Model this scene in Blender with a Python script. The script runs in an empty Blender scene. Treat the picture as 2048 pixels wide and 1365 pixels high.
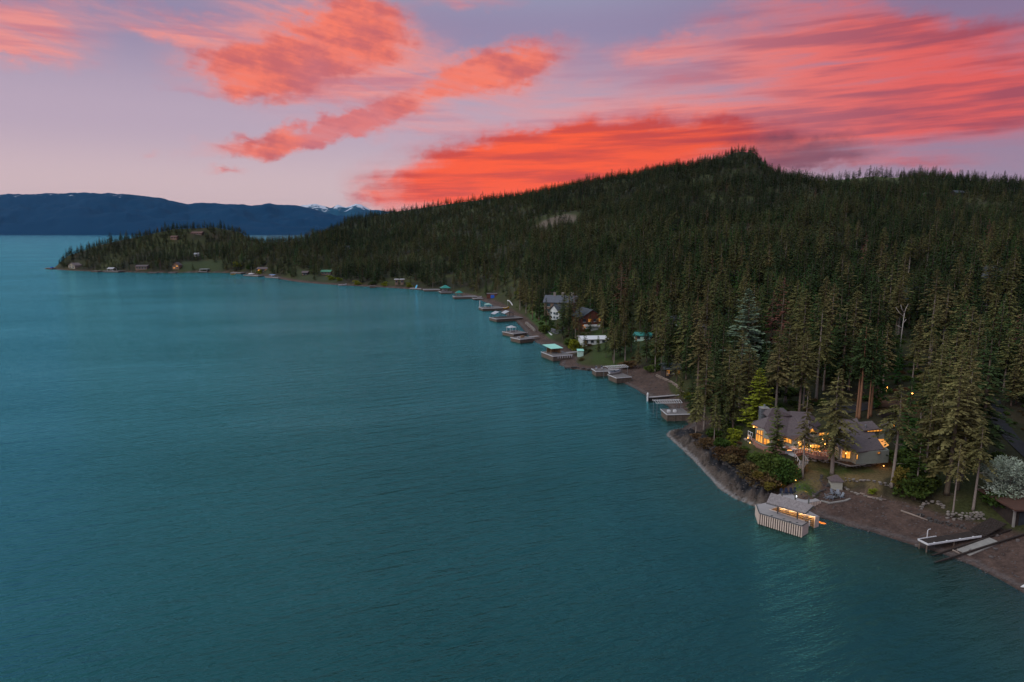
import bpy, bmesh, math, random
import numpy as np
from mathutils import Vector, Matrix

random.seed(7); RNG = np.random.default_rng(11)
SC = bpy.context.scene
COL = SC.collection
rad = math.radians

# ------------------------------------------------------------------ camera
F = 1365.0; CAMZ = 60.0; PITCH = math.atan((682.5-463.0)/F)
cam_d = bpy.data.cameras.new('camera'); cam = bpy.data.objects.new('camera', cam_d); COL.objects.link(cam)
cam_d.sensor_width = 36.0; cam_d.lens = 36.0*F/2048.0; cam_d.clip_start = 1.0; cam_d.clip_end = 80000.0
cam.location = (0, 0, CAMZ); cam.rotation_euler = (math.pi/2-PITCH, 0, 0)
SC.camera = cam
CP, SP = math.cos(PITCH), math.sin(PITCH)

def ray(px, py):
    cx, cy = (px-1024.0)/F, (682.5-py)/F
    return Vector((cx, CP+cy*SP, -SP+cy*CP))
def at(px, py, z=0.0):                       # pixel -> point on the level z
    d = ray(px, py); t = (z-CAMZ)/d.z
    return Vector((d.x*t, d.y*t, z))
def atY(px, py, Y):                          # pixel -> point at forward distance Y
    d = ray(px, py); t = Y/d.y
    return Vector((d.x*t, Y, CAMZ+d.z*t))
def azel(px, py):
    d = ray(px, py).normalized()
    return math.atan2(d.x, d.y), math.asin(d.z)
def proj(p):
    v = Vector(p)-Vector((0, 0, CAMZ))
    f = v.y*CP-v.z*SP; u = v.y*SP+v.z*CP
    return 1024+F*v.x/f, 682.5-F*u/f, f

# ------------------------------------------------------------------ world, sun, exposure
SUN_AZ = rad(-125); SUN_EL = rad(42)         # soft western dusk light from over the lake (behind left)
world = bpy.data.worlds.new('World'); SC.world = world; world.use_nodes = True
def build_world():
    nt = world.node_tree; nt.nodes.clear(); N = nt.nodes.new; L = nt.links.new
    def val(s, v):
        if isinstance(v, (int, float)): s.default_value = v
        else: L(v, s)
    def mth(op, a, b=None, c=None, clamp=False):
        n = N('ShaderNodeMath'); n.operation = op; n.use_clamp = clamp
        val(n.inputs[0], a)
        if b is not None: val(n.inputs[1], b)
        if c is not None: val(n.inputs[2], c)
        return n.outputs[0]
    def mixc(f, a, b):
        n = N('ShaderNodeMix'); n.data_type = 'RGBA'; val(n.inputs[0], f)
        for i, v in ((6, a), (7, b)):
            if isinstance(v, tuple): n.inputs[i].default_value = (*v, 1)
            else: L(v, n.inputs[i])
        return n.outputs[2]
    def sstep(x, lo, hi):
        n = N('ShaderNodeMapRange'); n.interpolation_type = 'SMOOTHSTEP'
        L(x, n.inputs[0]); n.inputs[1].default_value = lo; n.inputs[2].default_value = hi
        return n.outputs[0]
    tc = N('ShaderNodeTexCoord'); sep = N('ShaderNodeSeparateXYZ'); L(tc.outputs['Generated'], sep.inputs[0])
    az = mth('ARCTAN2', sep.outputs[0], sep.outputs[1]); el = mth('ARCSINE', sep.outputs[2])
    # twilight gradient over the physical sky
    ramp = N('ShaderNodeValToRGB'); L(mth('DIVIDE', el, rad(90), clamp=True), ramp.inputs[0])
    cr = ramp.color_ramp; cr.interpolation = 'EASE'
    stops = [(0.0, (.64, .45, .45)), (.035, (.60, .43, .46)), (.09, (.46, .34, .43)), (.17, (.275, .22, .345)), (.25, (.30, .42, .54)), (.36, (.44, .62, .70)), (1.0, (.46, .64, .74))]
    cr.elements[0].position = 0; cr.elements[0].color = (*stops[0][1], 1)
    cr.elements[1].position = 1; cr.elements[1].color = (*stops[-1][1], 1)
    for p, c in stops[1:-1]:
        e = cr.elements.new(p); e.color = (*c, 1)
    sky = N('ShaderNodeTexSky'); sky.sky_type = 'NISHITA'; sky.sun_disc = False
    sky.sun_elevation = SUN_EL; sky.sun_rotation = SUN_AZ; sky.air_density = 1.0; sky.dust_density = 1.0
    sk = N('ShaderNodeVectorMath'); sk.operation = 'SCALE'; L(sky.outputs[0], sk.inputs[0]); sk.inputs['Scale'].default_value = 0.012
    base = N('ShaderNodeVectorMath'); base.operation = 'ADD'; L(ramp.outputs[0], base.inputs[0]); L(sk.outputs[0], base.inputs[1])
    # the far right of the sky is a little dimmer and more mauve, away from the afterglow
    mauve = mixc(mth('MULTIPLY', sstep(az, rad(2), rad(32)), .75), base.outputs[0], (.235, .16, .275))
    # clouds, in azimuth / elevation
    v = N('ShaderNodeCombineXYZ'); L(az, v.inputs[0]); L(el, v.inputs[1])
    def noise(scale, stretch, rot, detail=5, rough=.55, off=0, dist=0.0):
        m = N('ShaderNodeMapping'); L(v.outputs[0], m.inputs[0]); m.vector_type = 'TEXTURE'
        m.inputs['Rotation'].default_value = (0, 0, rot); m.inputs['Scale'].default_value = (stretch, 1, 1); m.inputs['Location'].default_value = (off, off*.7, 0)
        n = N('ShaderNodeTexNoise'); n.noise_dimensions = '2D'; L(m.outputs[0], n.inputs['Vector'])
        n.inputs['Scale'].default_value = scale; n.inputs['Detail'].default_value = detail; n.inputs['Roughness'].default_value = rough; n.inputs['Distortion'].default_value = dist
        return n
    wn = noise(16, 1.6, .1, 5, .6, 3.1); wn2 = noise(80, 1.6, .1, 4, .65, 5.0)
    def warp(n, amt, src):
        a = N('ShaderNodeVectorMath'); a.operation = 'SUBTRACT'; L(n.outputs['Color'], a.inputs[0]); a.inputs[1].default_value = (.5, .5, .5)
        b = N('ShaderNodeVectorMath'); b.operation = 'MULTIPLY_ADD'; L(a.outputs[0], b.inputs[0]); b.inputs[1].default_value = (amt*1.6, amt, 0); L(src, b.inputs[2])
        return b.outputs[0]
    vw = warp(wn2, .014, warp(wn, .048, v.outputs[0]))
    def blob(x0, y0, x1, y1, width, wt, src=None):      # an elongated patch from pixel direction to pixel direction
        a0, e0 = azel(x0, y0); a1, e1 = azel(x1, y1)
        m = N('ShaderNodeMapping'); m.vector_type = 'TEXTURE'; L(src or vw, m.inputs[0])
        m.inputs['Location'].default_value = ((a0+a1)/2, (e0+e1)/2, 0)
        m.inputs['Rotation'].default_value = (0, 0, math.atan2(e1-e0, a1-a0))
        m.inputs['Scale'].default_value = (math.hypot(a1-a0, e1-e0)/2, width/F*.95, 1)
        g = N('ShaderNodeTexGradient'); g.gradient_type = 'SPHERICAL'; L(m.outputs[0], g.inputs[0])
        return mth('MULTIPLY', g.outputs['Fac'], wt)
    def total(bl):
        s = bl[0]
        for b in bl[1:]: s = mth('ADD', s, b)
        return s
    crisp = total([blob(300, 150, 860, 60, 88, 1.7), blob(360, 140, 660, 170, 62, 1.1), blob(520, 85, 880, 35, 75, 1.1), blob(640, 25, 860, 20, 40, .7),
                   blob(325, 322, 880, 218, 34, 2.1), blob(600, 262, 900, 195, 48, 1.2), blob(760, 208, 1200, 82, 66, 1.7), blob(820, 170, 1120, 95, 62, .9),
                   blob(265, 308, 340, 308, 9, .8), blob(390, 348, 520, 348, 11, .8), blob(650, 404, 840, 385, 34, 1.3)])
    soft = total([blob(-260, -5, 280, 100, 66, 1.9), blob(-60, 92, 100, 106, 14, .8), blob(60, -10, 600, 95, 36, 1.3), blob(330, -30, 760, 60, 62, .9), blob(800, -8, 1080, 16, 22, .8),
                  blob(560, 60, 1020, 190, 85, .8), blob(420, 175, 780, 185, 30, .6), blob(300, 172, 490, 205, 12, .5),
                  blob(1170, 102, 1450, 95, 36, 1.0), blob(1150, 200, 2350, 150, 150, 1.8), blob(1300, 70, 2000, 60, 80, .9), blob(1500, 130, 2500, 190, 110, 1.1),
                  blob(880, 220, 1560, 235, 70, .9), blob(1200, 255, 1800, 262, 60, .7), blob(1540, 325, 2150, 318, 18, .6), blob(1420, 8, 1850, 14, 24, .7), blob(720, 268, 1120, 285, 34, .6), blob(280, 120, 1000, 125, 120, .75), blob(680, 215, 1330, 120, 95, .8), blob(560, 250, 1000, 240, 40, .6)])
    fire = total([blob(660, 378, 1720, 288, 120, 2.5), blob(690, 415, 1320, 320, 105, 2.0), blob(960, 290, 1640, 270, 60, 1.0)])
    smoke = total([blob(1400, 306, 1840, 296, 40, 1.5), blob(1380, 330, 1760, 322, 26, .7)])
    stl = noise(26, 6.0, -.20, 5, .56, 1.7); str_ = noise(20, 9.0, .015, 5, .56, 4.1); fine = noise(95, 9.0, -.18, 3, .55, 7.7); fine_r = noise(80, 14.0, .03, 3, .55, 2.2); puff = noise(34, 1.6, .15, 6, .60, 9.2); broad = noise(7, 2.0, -.1, 3, .5, 6.3)
    n_left = mth('ADD', mth('MULTIPLY', stl.outputs['Fac'], .75), mth('MULTIPLY', fine.outputs['Fac'], .25))
    n_soft = mth('ADD', mth('MULTIPLY', str_.outputs['Fac'], .72), mth('MULTIPLY', fine_r.outputs['Fac'], .28))
    n_c = mth('ADD', mth('MULTIPLY', puff.outputs['Fac'], .36), mth('MULTIPLY', n_left, .64))
    n_s = mth('ADD', mth('MULTIPLY', n_left, mth('SUBTRACT', 1, sstep(az, rad(-6), rad(6)))), mth('MULTIPLY', n_soft, sstep(az, rad(-6), rad(6))))
    m_c = mth('MULTIPLY', crisp, mth('MULTIPLY_ADD', n_c, 2.9, -.55)); m_s = mth('MULTIPLY', soft, mth('MULTIPLY_ADD', n_s, 3.4, -.80)); m_f = mth('MULTIPLY', fire, mth('MULTIPLY_ADD', n_soft, 2.2, -.25))
    d_c = mth('MULTIPLY', sstep(m_c, .02, 1.25), mth('MULTIPLY_ADD', n_left, 1.1, .42, clamp=True)); d_s = mth('MULTIPLY', sstep(m_s, -.05, 1.25), .93); d_f = sstep(m_f, -.05, 1.35)
    d_k = mth('MULTIPLY', sstep(mth('MULTIPLY', smoke, mth('MULTIPLY_ADD', n_soft, 2.4, -.3)), .0, 1.1), .72)
    # high thin streaks carry on all round the sky
    d_w = mth('MULTIPLY', mth('MULTIPLY', sstep(noise(7, 3.0, .15, 6, .6, 20).outputs['Fac'], .52, .8), .55), mth('MAXIMUM', sstep(el, rad(14), rad(22)), mth('MULTIPLY', sstep(mth('ABSOLUTE', az), rad(38), rad(60)), sstep(el, rad(1), rad(7)))))
    shade = sstep(mth('ADD', mth('MULTIPLY', puff.outputs['Fac'], .35), mth('MULTIPLY', n_left, .65)), .44, .64)
    shade2 = sstep(mth('ADD', mth('MULTIPLY', str_.outputs['Fac'], .5), mth('MULTIPLY', fine_r.outputs['Fac'], .5)), .42, .62)
    right = sstep(az, rad(4), rad(34))
    c_c = mixc(mth('MULTIPLY', shade, .8), mixc(sstep(m_c, .2, 1.0), (.86, .34, .31), (.93, .21, .14)), (.50, .125, .15)); c_c = mixc(mth('MULTIPLY', sstep(broad.outputs['Fac'], .45, .62), .45), c_c, (.52, .20, .27))
    c_s = mixc(mth('MULTIPLY', shade2, .85), mixc(right, (.86, .30, .27), (.80, .11, .09)), mixc(right, (.55, .20, .26), (.33, .065, .10)))
    c_f = mixc(mth('MULTIPLY', mth('ADD', mth('MULTIPLY', shade2, .75), mth('MULTIPLY', right, .8)), .85, clamp=True), (1.0, .115, .040), (.44, .055, .065))
    out = mixc(mth('MULTIPLY', d_w, .7), mauve, (.50, .24, .30))
    out = mixc(d_s, out, c_s)
    out = mixc(d_c, out, c_c)
    out = mixc(d_f, out, c_f)
    out = mixc(d_k, out, (.16, .055, .09))
    bg = N('ShaderNodeBackground'); L(out, bg.inputs[0]); bg.inputs[1].default_value = 1.0
    o = N('ShaderNodeOutputWorld'); L(bg.outputs[0], o.inputs[0])
build_world(); world.cycles.sampling_method = 'MANUAL'; world.cycles.sample_map_resolution = 256
sun_d = bpy.data.lights.new('sun', 'SUN'); sun = bpy.data.objects.new('sun', sun_d); COL.objects.link(sun)
sun_d.energy = 1.5; sun_d.angle = rad(45); sun_d.color = (1.0, .90, .84)
sd = Vector((math.sin(SUN_AZ)*math.cos(SUN_EL), math.cos(SUN_AZ)*math.cos(SUN_EL), math.sin(SUN_EL)))
sun.rotation_euler = (-sd).to_track_quat('-Z', 'Y').to_euler()
vs = SC.view_settings; vs.view_transform = 'Standard'; vs.look = 'None'; vs.exposure = 0.0; vs.gamma = 1.0
SC.display_settings.display_device = 'sRGB'
cy = SC.cycles
cy.use_denoising = True; cy.max_bounces = 5; cy.diffuse_bounces = 2; cy.glossy_bounces = 2; cy.transmission_bounces = 2; cy.volume_bounces = 0; cy.transparent_max_bounces = 6
cy.sample_clamp_indirect = 4.0; cy.caustics_reflective = False; cy.caustics_refractive = False

# ------------------------------------------------------------------ materials
MATS = {}
def mat(name, col, col2=None, scale=3.0, rough=.85, spec=.25, bump=0.0, bscale=None, emit=None, estr=0.0, metal=0.0, stretch=(1, 1, 1), objrand=0.0, attr=None):
    if name in MATS: return MATS[name]
    m = bpy.data.materials.new(name); m.use_nodes = True; nt = m.node_tree; b = nt.nodes['Principled BSDF']; N = nt.nodes.new; L = nt.links.new
    b.inputs['Roughness'].default_value = rough; b.inputs['Specular IOR Level'].default_value = spec; b.inputs['Metallic'].default_value = metal
    tc = N('ShaderNodeTexCoord'); mp = N('ShaderNodeMapping'); L(tc.outputs['Object'], mp.inputs[0]); mp.inputs['Scale'].default_value = stretch
    n = N('ShaderNodeTexNoise'); n.inputs['Scale'].default_value = scale; n.inputs['Detail'].default_value = 6; n.inputs['Roughness'].default_value = .65; L(mp.outputs[0], n.inputs['Vector'])
    mr = N('ShaderNodeMapRange'); mr.inputs[1].default_value = .3; mr.inputs[2].default_value = .7; L(n.outputs['Fac'], mr.inputs[0])
    mx = N('ShaderNodeMix'); mx.data_type = 'RGBA'; L(mr.outputs[0], mx.inputs[0])
    mx.inputs[6].default_value = (*col, 1); mx.inputs[7].default_value = (*(col2 or tuple(c*.72 for c in col)), 1)
    out = mx.outputs[2]
    if attr:
        at_ = N('ShaderNodeAttribute'); at_.attribute_name = attr
        mu = N('ShaderNodeMix'); mu.data_type = 'RGBA'; mu.blend_type = 'MULTIPLY'; mu.inputs[0].default_value = 1; L(out, mu.inputs[6]); L(at_.outputs['Color'], mu.inputs[7]); out = mu.outputs[2]
    if objrand:
        oi = N('ShaderNodeObjectInfo'); hs = N('ShaderNodeHueSaturation'); L(out, hs.inputs['Color'])
        a = N('ShaderNodeMapRange'); L(oi.outputs['Random'], a.inputs[0]); a.inputs[3].default_value = 1-objrand; a.inputs[4].default_value = 1+objrand; L(a.outputs[0], hs.inputs['Value'])
        ml = N('ShaderNodeMath'); ml.operation = 'MULTIPLY'; L(oi.outputs['Random'], ml.inputs[0]); ml.inputs[1].default_value = 7.31
        fr = N('ShaderNodeMath'); fr.operation = 'FRACT'; L(ml.outputs[0], fr.inputs[0])
        c = N('ShaderNodeMapRange'); L(fr.outputs[0], c.inputs[0]); c.inputs[3].default_value = .475; c.inputs[4].default_value = .52; L(c.outputs[0], hs.inputs['Hue'])
        out = hs.outputs[0]
    L(out, b.inputs['Base Color'])
    if bump:
        bn = N('ShaderNodeTexNoise'); bn.inputs['Scale'].default_value = bscale or scale*3; bn.inputs['Detail'].default_value = 4; L(mp.outputs[0], bn.inputs['Vector'])
        bp = N('ShaderNodeBump'); bp.inputs['Strength'].default_value = bump; L(bn.outputs['Fac'], bp.inputs['Height']); L(bp.outputs[0], b.inputs['Normal'])
    if emit:
        L(out, b.inputs['Emission Color']) if emit == 'self' else None
        if emit != 'self': b.inputs['Emission Color'].default_value = (*emit, 1)
        b.inputs['Emission Strength'].default_value = estr
    MATS[name] = m; return m
def lit_window(name, warm, dim, strength):
    if name in MATS: return MATS[name]
    m = bpy.data.materials.new(name); m.use_nodes = True; nt = m.node_tree; b = nt.nodes['Principled BSDF']; N = nt.nodes.new; L = nt.links.new
    tc = N('ShaderNodeTexCoord'); n = N('ShaderNodeTexNoise'); n.inputs['Scale'].default_value = .9; n.inputs['Detail'].default_value = 3; n.inputs['Roughness'].default_value = .7; L(tc.outputs['Object'], n.inputs['Vector'])
    r = N('ShaderNodeMapRange'); r.inputs[1].default_value = .32; r.inputs[2].default_value = .68; L(n.outputs['Fac'], r.inputs[0])
    mx = N('ShaderNodeMix'); mx.data_type = 'RGBA'; mx.inputs[6].default_value = (*dim, 1); mx.inputs[7].default_value = (*warm, 1); L(r.outputs[0], mx.inputs[0])
    L(mx.outputs[2], b.inputs['Emission Color']); b.inputs['Emission Strength'].default_value = strength
    b.inputs['Base Color'].default_value = (.05, .03, .02, 1); b.inputs['Roughness'].default_value = .15
    MATS[name] = m; return m

M_DECK = mat('weathered_planks', (.40, .37, .375), (.27, .25, .255), 1.2, stretch=(.4, 4, 1), bump=.2)
M_PALE = mat('pale_timber', (.80, .67, .58), (.58, .47, .40), 2.5, bump=.2)
M_CRIB = mat('crib_timber', (.20, .155, .125), (.10, .08, .065), 1.5, bump=.3)
M_DARKWOOD = mat('dark_timber', (.055, .04, .035), (.03, .024, .022), 1.5)
M_WARMWOOD = mat('warm_timber', (.36, .22, .11), (.22, .13, .07), 1.5)
M_WHITE = mat('white_paint', (.74, .74, .76), (.60, .61, .64), 1.5, rough=.5)
M_SHINGLE = mat('brown_shingle', (.155, .122, .125), (.095, .076, .080), 2.2, bump=.35, bscale=6)
M_GSHINGLE = mat('dock_shingle', (.30, .27, .275), (.15, .135, .14), 3.2, bump=.4, bscale=7)
M_SIDING = mat('sage_siding', (.30, .32, .28), (.24, .26, .23), .8)
M_TRIM = mat('dark_trim', (.10, .115, .12), (.07, .08, .085), 2)
M_BRICK = mat('patio_brick', (.26, .14, .115), (.17, .095, .08), 2.0, bump=.2)
M_STONE = mat('wall_stone', (.30, .265, .24), (.13, .115, .105), 1.1, bump=.4)
M_DSTONE = mat('dark_rock', (.09, .082, .08), (.045, .042, .042), 1.1, bump=.5)
M_CHIM = mat('chimney_stone', (.17, .18, .20), (.08, .085, .095), 1.6, bump=.4)
M_CONC = mat('concrete', (.33, .31, .29), (.22, .21, .20), 1.4)
M_ASPH = mat('asphalt', (.042, .042, .048), (.03, .03, .034), .5, rough=.95, spec=.05)
M_METAL = mat('grey_metal', (.35, .37, .40), (.25, .27, .29), 2, rough=.4, metal=.6)
M_NAVY = mat('navy_paint', (.025, .035, .075), (.018, .025, .05), 2, rough=.6)
M_GREYP = mat('grey_paint', (.26, .29, .34), (.20, .22, .26), 2, rough=.6)
M_MINT = mat('mint_metal', (.36, .74, .62), (.30, .66, .56), .6, rough=.45)
M_TEAL = mat('teal_metal', (.03, .26, .22), (.02, .20, .17), .6, rough=.45)
M_GREENROOF = mat('green_metal', (.06, .22, .12), (.04, .16, .09), .6, rough=.45)
M_WHITEWALL = mat('white_siding', (.70, .74, .74), (.58, .62, .62), .6)
M_MINTWALL = mat('mint_siding', (.50, .70, .62), (.42, .60, .54), .6)
M_BLUE = mat('blue_cover', (.03, .12, .55), (.02, .09, .42), 1)
M_SKYBLUE = mat('blue_slide', (.15, .55, .80), (.12, .45, .7), 1)
M_YELLOW = mat('yellow_hull', (.75, .45, .04), (.6, .36, .03), 1, rough=.5)
M_LOG = mat('driftwood', (.34, .27, .23), (.20, .16, .14), 2)
M_TUB = mat('hot_tub_water', (.10, .45, .42), (.07, .36, .35), 3, rough=.1, spec=.5)
M_CUSH = mat('white_cushion', (.66, .60, .60), (.52, .47, .47), 3)
M_GLASS = mat('dark_glass', (.05, .06, .075), (.03, .035, .045), .6, rough=.1, spec=.6)
M_REDWALL = mat('rust_siding', (.16, .055, .035), (.10, .04, .03), .8)
M_BROWNWALL = mat('brown_siding', (.24, .17, .13), (.17, .12, .09), .8)
M_TANWALL = mat('tan_siding', (.30, .19, .12), (.24, .15, .10), .8)
M_SLATE = mat('slate_roof', (.075, .085, .10), (.05, .058, .07), 1.2)
M_LROOF = mat('light_grey_roof', (.45, .46, .50), (.34, .35, .39), 1.2)
M_WIN = lit_window('lit_window', (1.0, .46, .075), (.60, .15, .012), 1.3)
M_WINDIM = lit_window('dim_lit_window', (.9, .36, .06), (.25, .07, .01), .9)
M_BULB = mat('warm_bulb', (1, .6, .25), emit=(1, .42, .10), estr=4)
M_BULBW = mat('white_globe', (.9, .9, .9), emit=(.85, .92, 1.0), estr=1.6)
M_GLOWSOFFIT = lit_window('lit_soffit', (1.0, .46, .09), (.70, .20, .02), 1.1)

# ------------------------------------------------------------------ mesh helpers
def link(name, me, material=None, parent=None):
    o = bpy.data.objects.new(name, me); COL.objects.link(o)
    if parent is not None: o.parent = parent
    if material is not None and me is not None:
        for m in (material if isinstance(material, (list, tuple)) else [material]): me.materials.append(m)
    return o
def tag(o, label=None, cat=None, group=None, kind=None):
    if label: o['label'] = label
    if cat: o['category'] = cat
    if group: o['group'] = group
    if kind: o['kind'] = kind
    return o
def thing(name, label, cat, loc=(0, 0, 0), rz=0.0, group=None):
    o = bpy.data.objects.new(name, None); COL.objects.link(o); o.location = loc; o.rotation_euler = (0, 0, rz); o.empty_display_size = .5
    return tag(o, label, cat, group)
class MB:
    def __init__(s): s.v = []; s.f = []; s.mi = []
    def add(s, vs, fs, mi=0):
        n = len(s.v); s.v += [tuple(p) for p in vs]; s.f += [tuple(i+n for i in f) for f in fs]; s.mi += [mi]*len(fs); return s
    def box(s, c, d, rz=0.0, mi=0):
        hx, hy, hz = d[0]/2, d[1]/2, d[2]/2; ca, sa = math.cos(rz), math.sin(rz); P = []
        for z in (-hz, hz):
            for x, y in ((-hx, -hy), (hx, -hy), (hx, hy), (-hx, hy)): P.append((c[0]+x*ca-y*sa, c[1]+x*sa+y*ca, c[2]+z))
        return s.add(P, [(3, 2, 1, 0), (4, 5, 6, 7), (0, 1, 5, 4), (1, 2, 6, 5), (2, 3, 7, 6), (3, 0, 4, 7)], mi)
    def beam(s, a, b, w, h=None, mi=0):
        a, b = Vector(a), Vector(b); h = h or w; d = (b-a).normalized()
        up = Vector((0, 0, 1)) if abs(d.z) < .95 else Vector((0, 1, 0))
        r = d.cross(up).normalized()*w/2; u = r.cross(d).normalized()*h/2
        P = [a-r-u, a+r-u, a+r+u, a-r+u, b-r-u, b+r-u, b+r+u, b-r+u]
        return s.add(P, [(0, 1, 2, 3), (7, 6, 5, 4), (4, 5, 1, 0), (5, 6, 2, 1), (6, 7, 3, 2), (7, 4, 0, 3)], mi)
    def tube(s, pts, rs, n=8, mi=0):
        pts = [Vector(p) for p in pts]; base = len(s.v); fs = []
        for k, p in enumerate(pts):
            d = (pts[min(k+1, len(pts)-1)]-pts[max(k-1, 0)]).normalized()
            up = Vector((0, 0, 1)) if abs(d.z) < .9 else Vector((1, 0, 0))
            r = d.cross(up).normalized(); u = r.cross(d)
            for j in range(n):
                a = 2*math.pi*j/n; s.v.append(tuple(p+(r*math.cos(a)+u*math.sin(a))*rs[k]))
        for k in range(len(pts)-1):
            for j in range(n):
                fs.append((base+k*n+j, base+k*n+(j+1) % n, base+(k+1)*n+(j+1) % n, base+(k+1)*n+j))
        fs.append(tuple(base+j for j in range(n))[::-1]); fs.append(tuple(base+(len(pts)-1)*n+j for j in range(n)))
        s.f += fs; s.mi += [mi]*len(fs); return s
    def slab(s, P, faces, t, mi=0):             # a roof or deck skin of thickness t below its top vertices
        n = len(P); P = [Vector(p) for p in P]; low = [p-Vector((0, 0, t)) for p in P]
        fs = []; cnt = {}
        for f in faces:
            fs.append(tuple(f)); fs.append(tuple(i+n for i in reversed(f)))
            for a, b in zip(f, list(f[1:])+[f[0]]): cnt[(a, b)] = 1
        for (a, b) in cnt:
            if (b, a) not in cnt: fs.append((b, a, a+n, b+n))
        return s.add(P+low, fs, mi)
    def build(s, name, material, parent=None, smooth=False):
        me = bpy.data.meshes.new(name); me.from_pydata(s.v, [], s.f)
        me.polygons.foreach_set('material_index', s.mi)
        bm = bmesh.new(); bm.from_mesh(me); bmesh.ops.recalc_face_normals(bm, faces=bm.faces); bm.to_mesh(me); bm.free()
        if smooth: me.polygons.foreach_set('use_smooth', [True]*len(me.polygons))
        me.update(); return link(name, me, material, parent)
def copy_tree(o, parent=None):
    c = o.copy(); COL.objects.link(c)
    if parent is not None: c.parent = parent
    for ch in list(o.children): copy_tree(ch, c)
    return c
def np_mesh(name, v, f, smooth=False, cols=None, fattr=None):
    me = bpy.data.meshes.new(name); v = np.asarray(v, np.float32); f = np.asarray(f, np.int32); nv = len(v); nf, k = f.shape
    me.vertices.add(nv); me.vertices.foreach_set('co', v.ravel())
    me.loops.add(nf*k); me.loops.foreach_set('vertex_index', f.ravel())
    me.polygons.add(nf); me.polygons.foreach_set('loop_start', np.arange(0, nf*k, k, dtype=np.int32)); me.polygons.foreach_set('loop_total', np.full(nf, k, np.int32))
    if smooth: me.polygons.foreach_set('use_smooth', np.ones(nf, bool))
    if cols is not None:
        a = me.attributes.new('col', 'FLOAT_COLOR', 'POINT'); c = np.ones((nv, 4), np.float32); c[:, :3] = cols; a.data.foreach_set('color', c.ravel())
    for nm, arr in (fattr or {}).items():
        a = me.attributes.new(nm, 'FLOAT', 'POINT'); a.data.foreach_set('value', np.asarray(arr, np.float32))
    me.update(calc_edges=True); me.validate(); return me

# value noise in numpy
_P = RNG.random((256, 256))
def vnoise(x, y):
    xi = np.floor(x).astype(int); yi = np.floor(y).astype(int); fx = x-xi; fy = y-yi; fx = fx*fx*(3-2*fx); fy = fy*fy*(3-2*fy)
    g = lambda i, j: _P[(xi+i) & 255, (yi+j) & 255]
    return (g(0, 0)*(1-fx)+g(1, 0)*fx)*(1-fy)+(g(0, 1)*(1-fx)+g(1, 1)*fx)*fy
def fbm(x, y, o=4):
    s = 0; a = .5; t = 0
    for k in range(o): s = s+a*vnoise(x*2**k+17*k, y*2**k+31*k); t += a; a *= .55
    return s/t

# ------------------------------------------------------------------ shoreline and terrain
SHORE_PX = [(2230, 1330), (2120, 1240), (2048, 1188), (2000, 1160), (1945, 1132), (1900, 1114), (1865, 1102), (1830, 1093), (1790, 1080), (1740, 1064), (1700, 1054), (1665, 1043), (1640, 1036), (1600, 1030), (1560, 1026), (1520, 1018),
            (1498, 1008), (1470, 997), (1440, 978), (1415, 950), (1392, 925), (1368, 902), (1348, 884), (1333, 870), (1340, 862), (1362, 858), (1378, 848), (1362, 836), (1346, 826), (1335, 812), (1315, 803), (1292, 792), (1270, 778), (1250, 768),
            (1230, 757), (1205, 748), (1188, 742), (1165, 741), (1140, 738), (1118, 731), (1122, 718), (1108, 703), (1090, 692), (1072, 686), (1060, 676), (1050, 664), (1040, 652), (1030, 642), (1014, 632), (1000, 622), (985, 612), (966, 603), (950, 597), (930, 592),
            (905, 587), (880, 584), (850, 581), (810, 578), (760, 575), (700, 572), (640, 568.5), (600, 565), (572, 561), (545, 556), (520, 552), (497, 549), (475, 546.5), (440, 546), (400, 545.5), (350, 546), (300, 546), (250, 545), (200, 544), (160, 542.5), (130, 541), (108, 539), (99, 537)]
SHORE = [at(x, y).xy for x, y in SHORE_PX]
tip = SHORE[-1]
LAND = np.array([(900, -250), (320, -60)]+[tuple(p) for p in SHORE]+[(tip.x-8, tip.y+30), (tip.x+60, tip.y+150), (-620, 1310), (-540, 1345), (-455, 1300), (-385, 1290), (-375, 1480), (-300, 1700), (-60, 1900), (500, 2300), (1800, 2900), (4200, 3000), (4200, -250)], float)
def shore_dist(X, Y):
    shp = X.shape; x = X.ravel(); y = Y.ravel(); best = np.full(x.shape, 1e18); inside = np.zeros(x.shape, bool)
    P = LAND; Q = np.roll(LAND, -1, axis=0)
    for (ax, ay), (bx, by) in zip(P, Q):
        dx, dy = bx-ax, by-ay; t = np.clip(((x-ax)*dx+(y-ay)*dy)/(dx*dx+dy*dy+1e-9), 0, 1)
        d = (x-ax-t*dx)**2+(y-ay-t*dy)**2; np.minimum(best, d, out=best)
        if ay != by:
            c = ((ay > y) != (by > y)) & (x < (bx-ax)*(y-ay)/(by-ay)+ax); inside ^= c
    return (np.sqrt(best)*np.where(inside, 1, -1)).reshape(shp)
def tab(rows): a = np.array(rows, float); return a[:, 0], a[:, 1]
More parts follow.
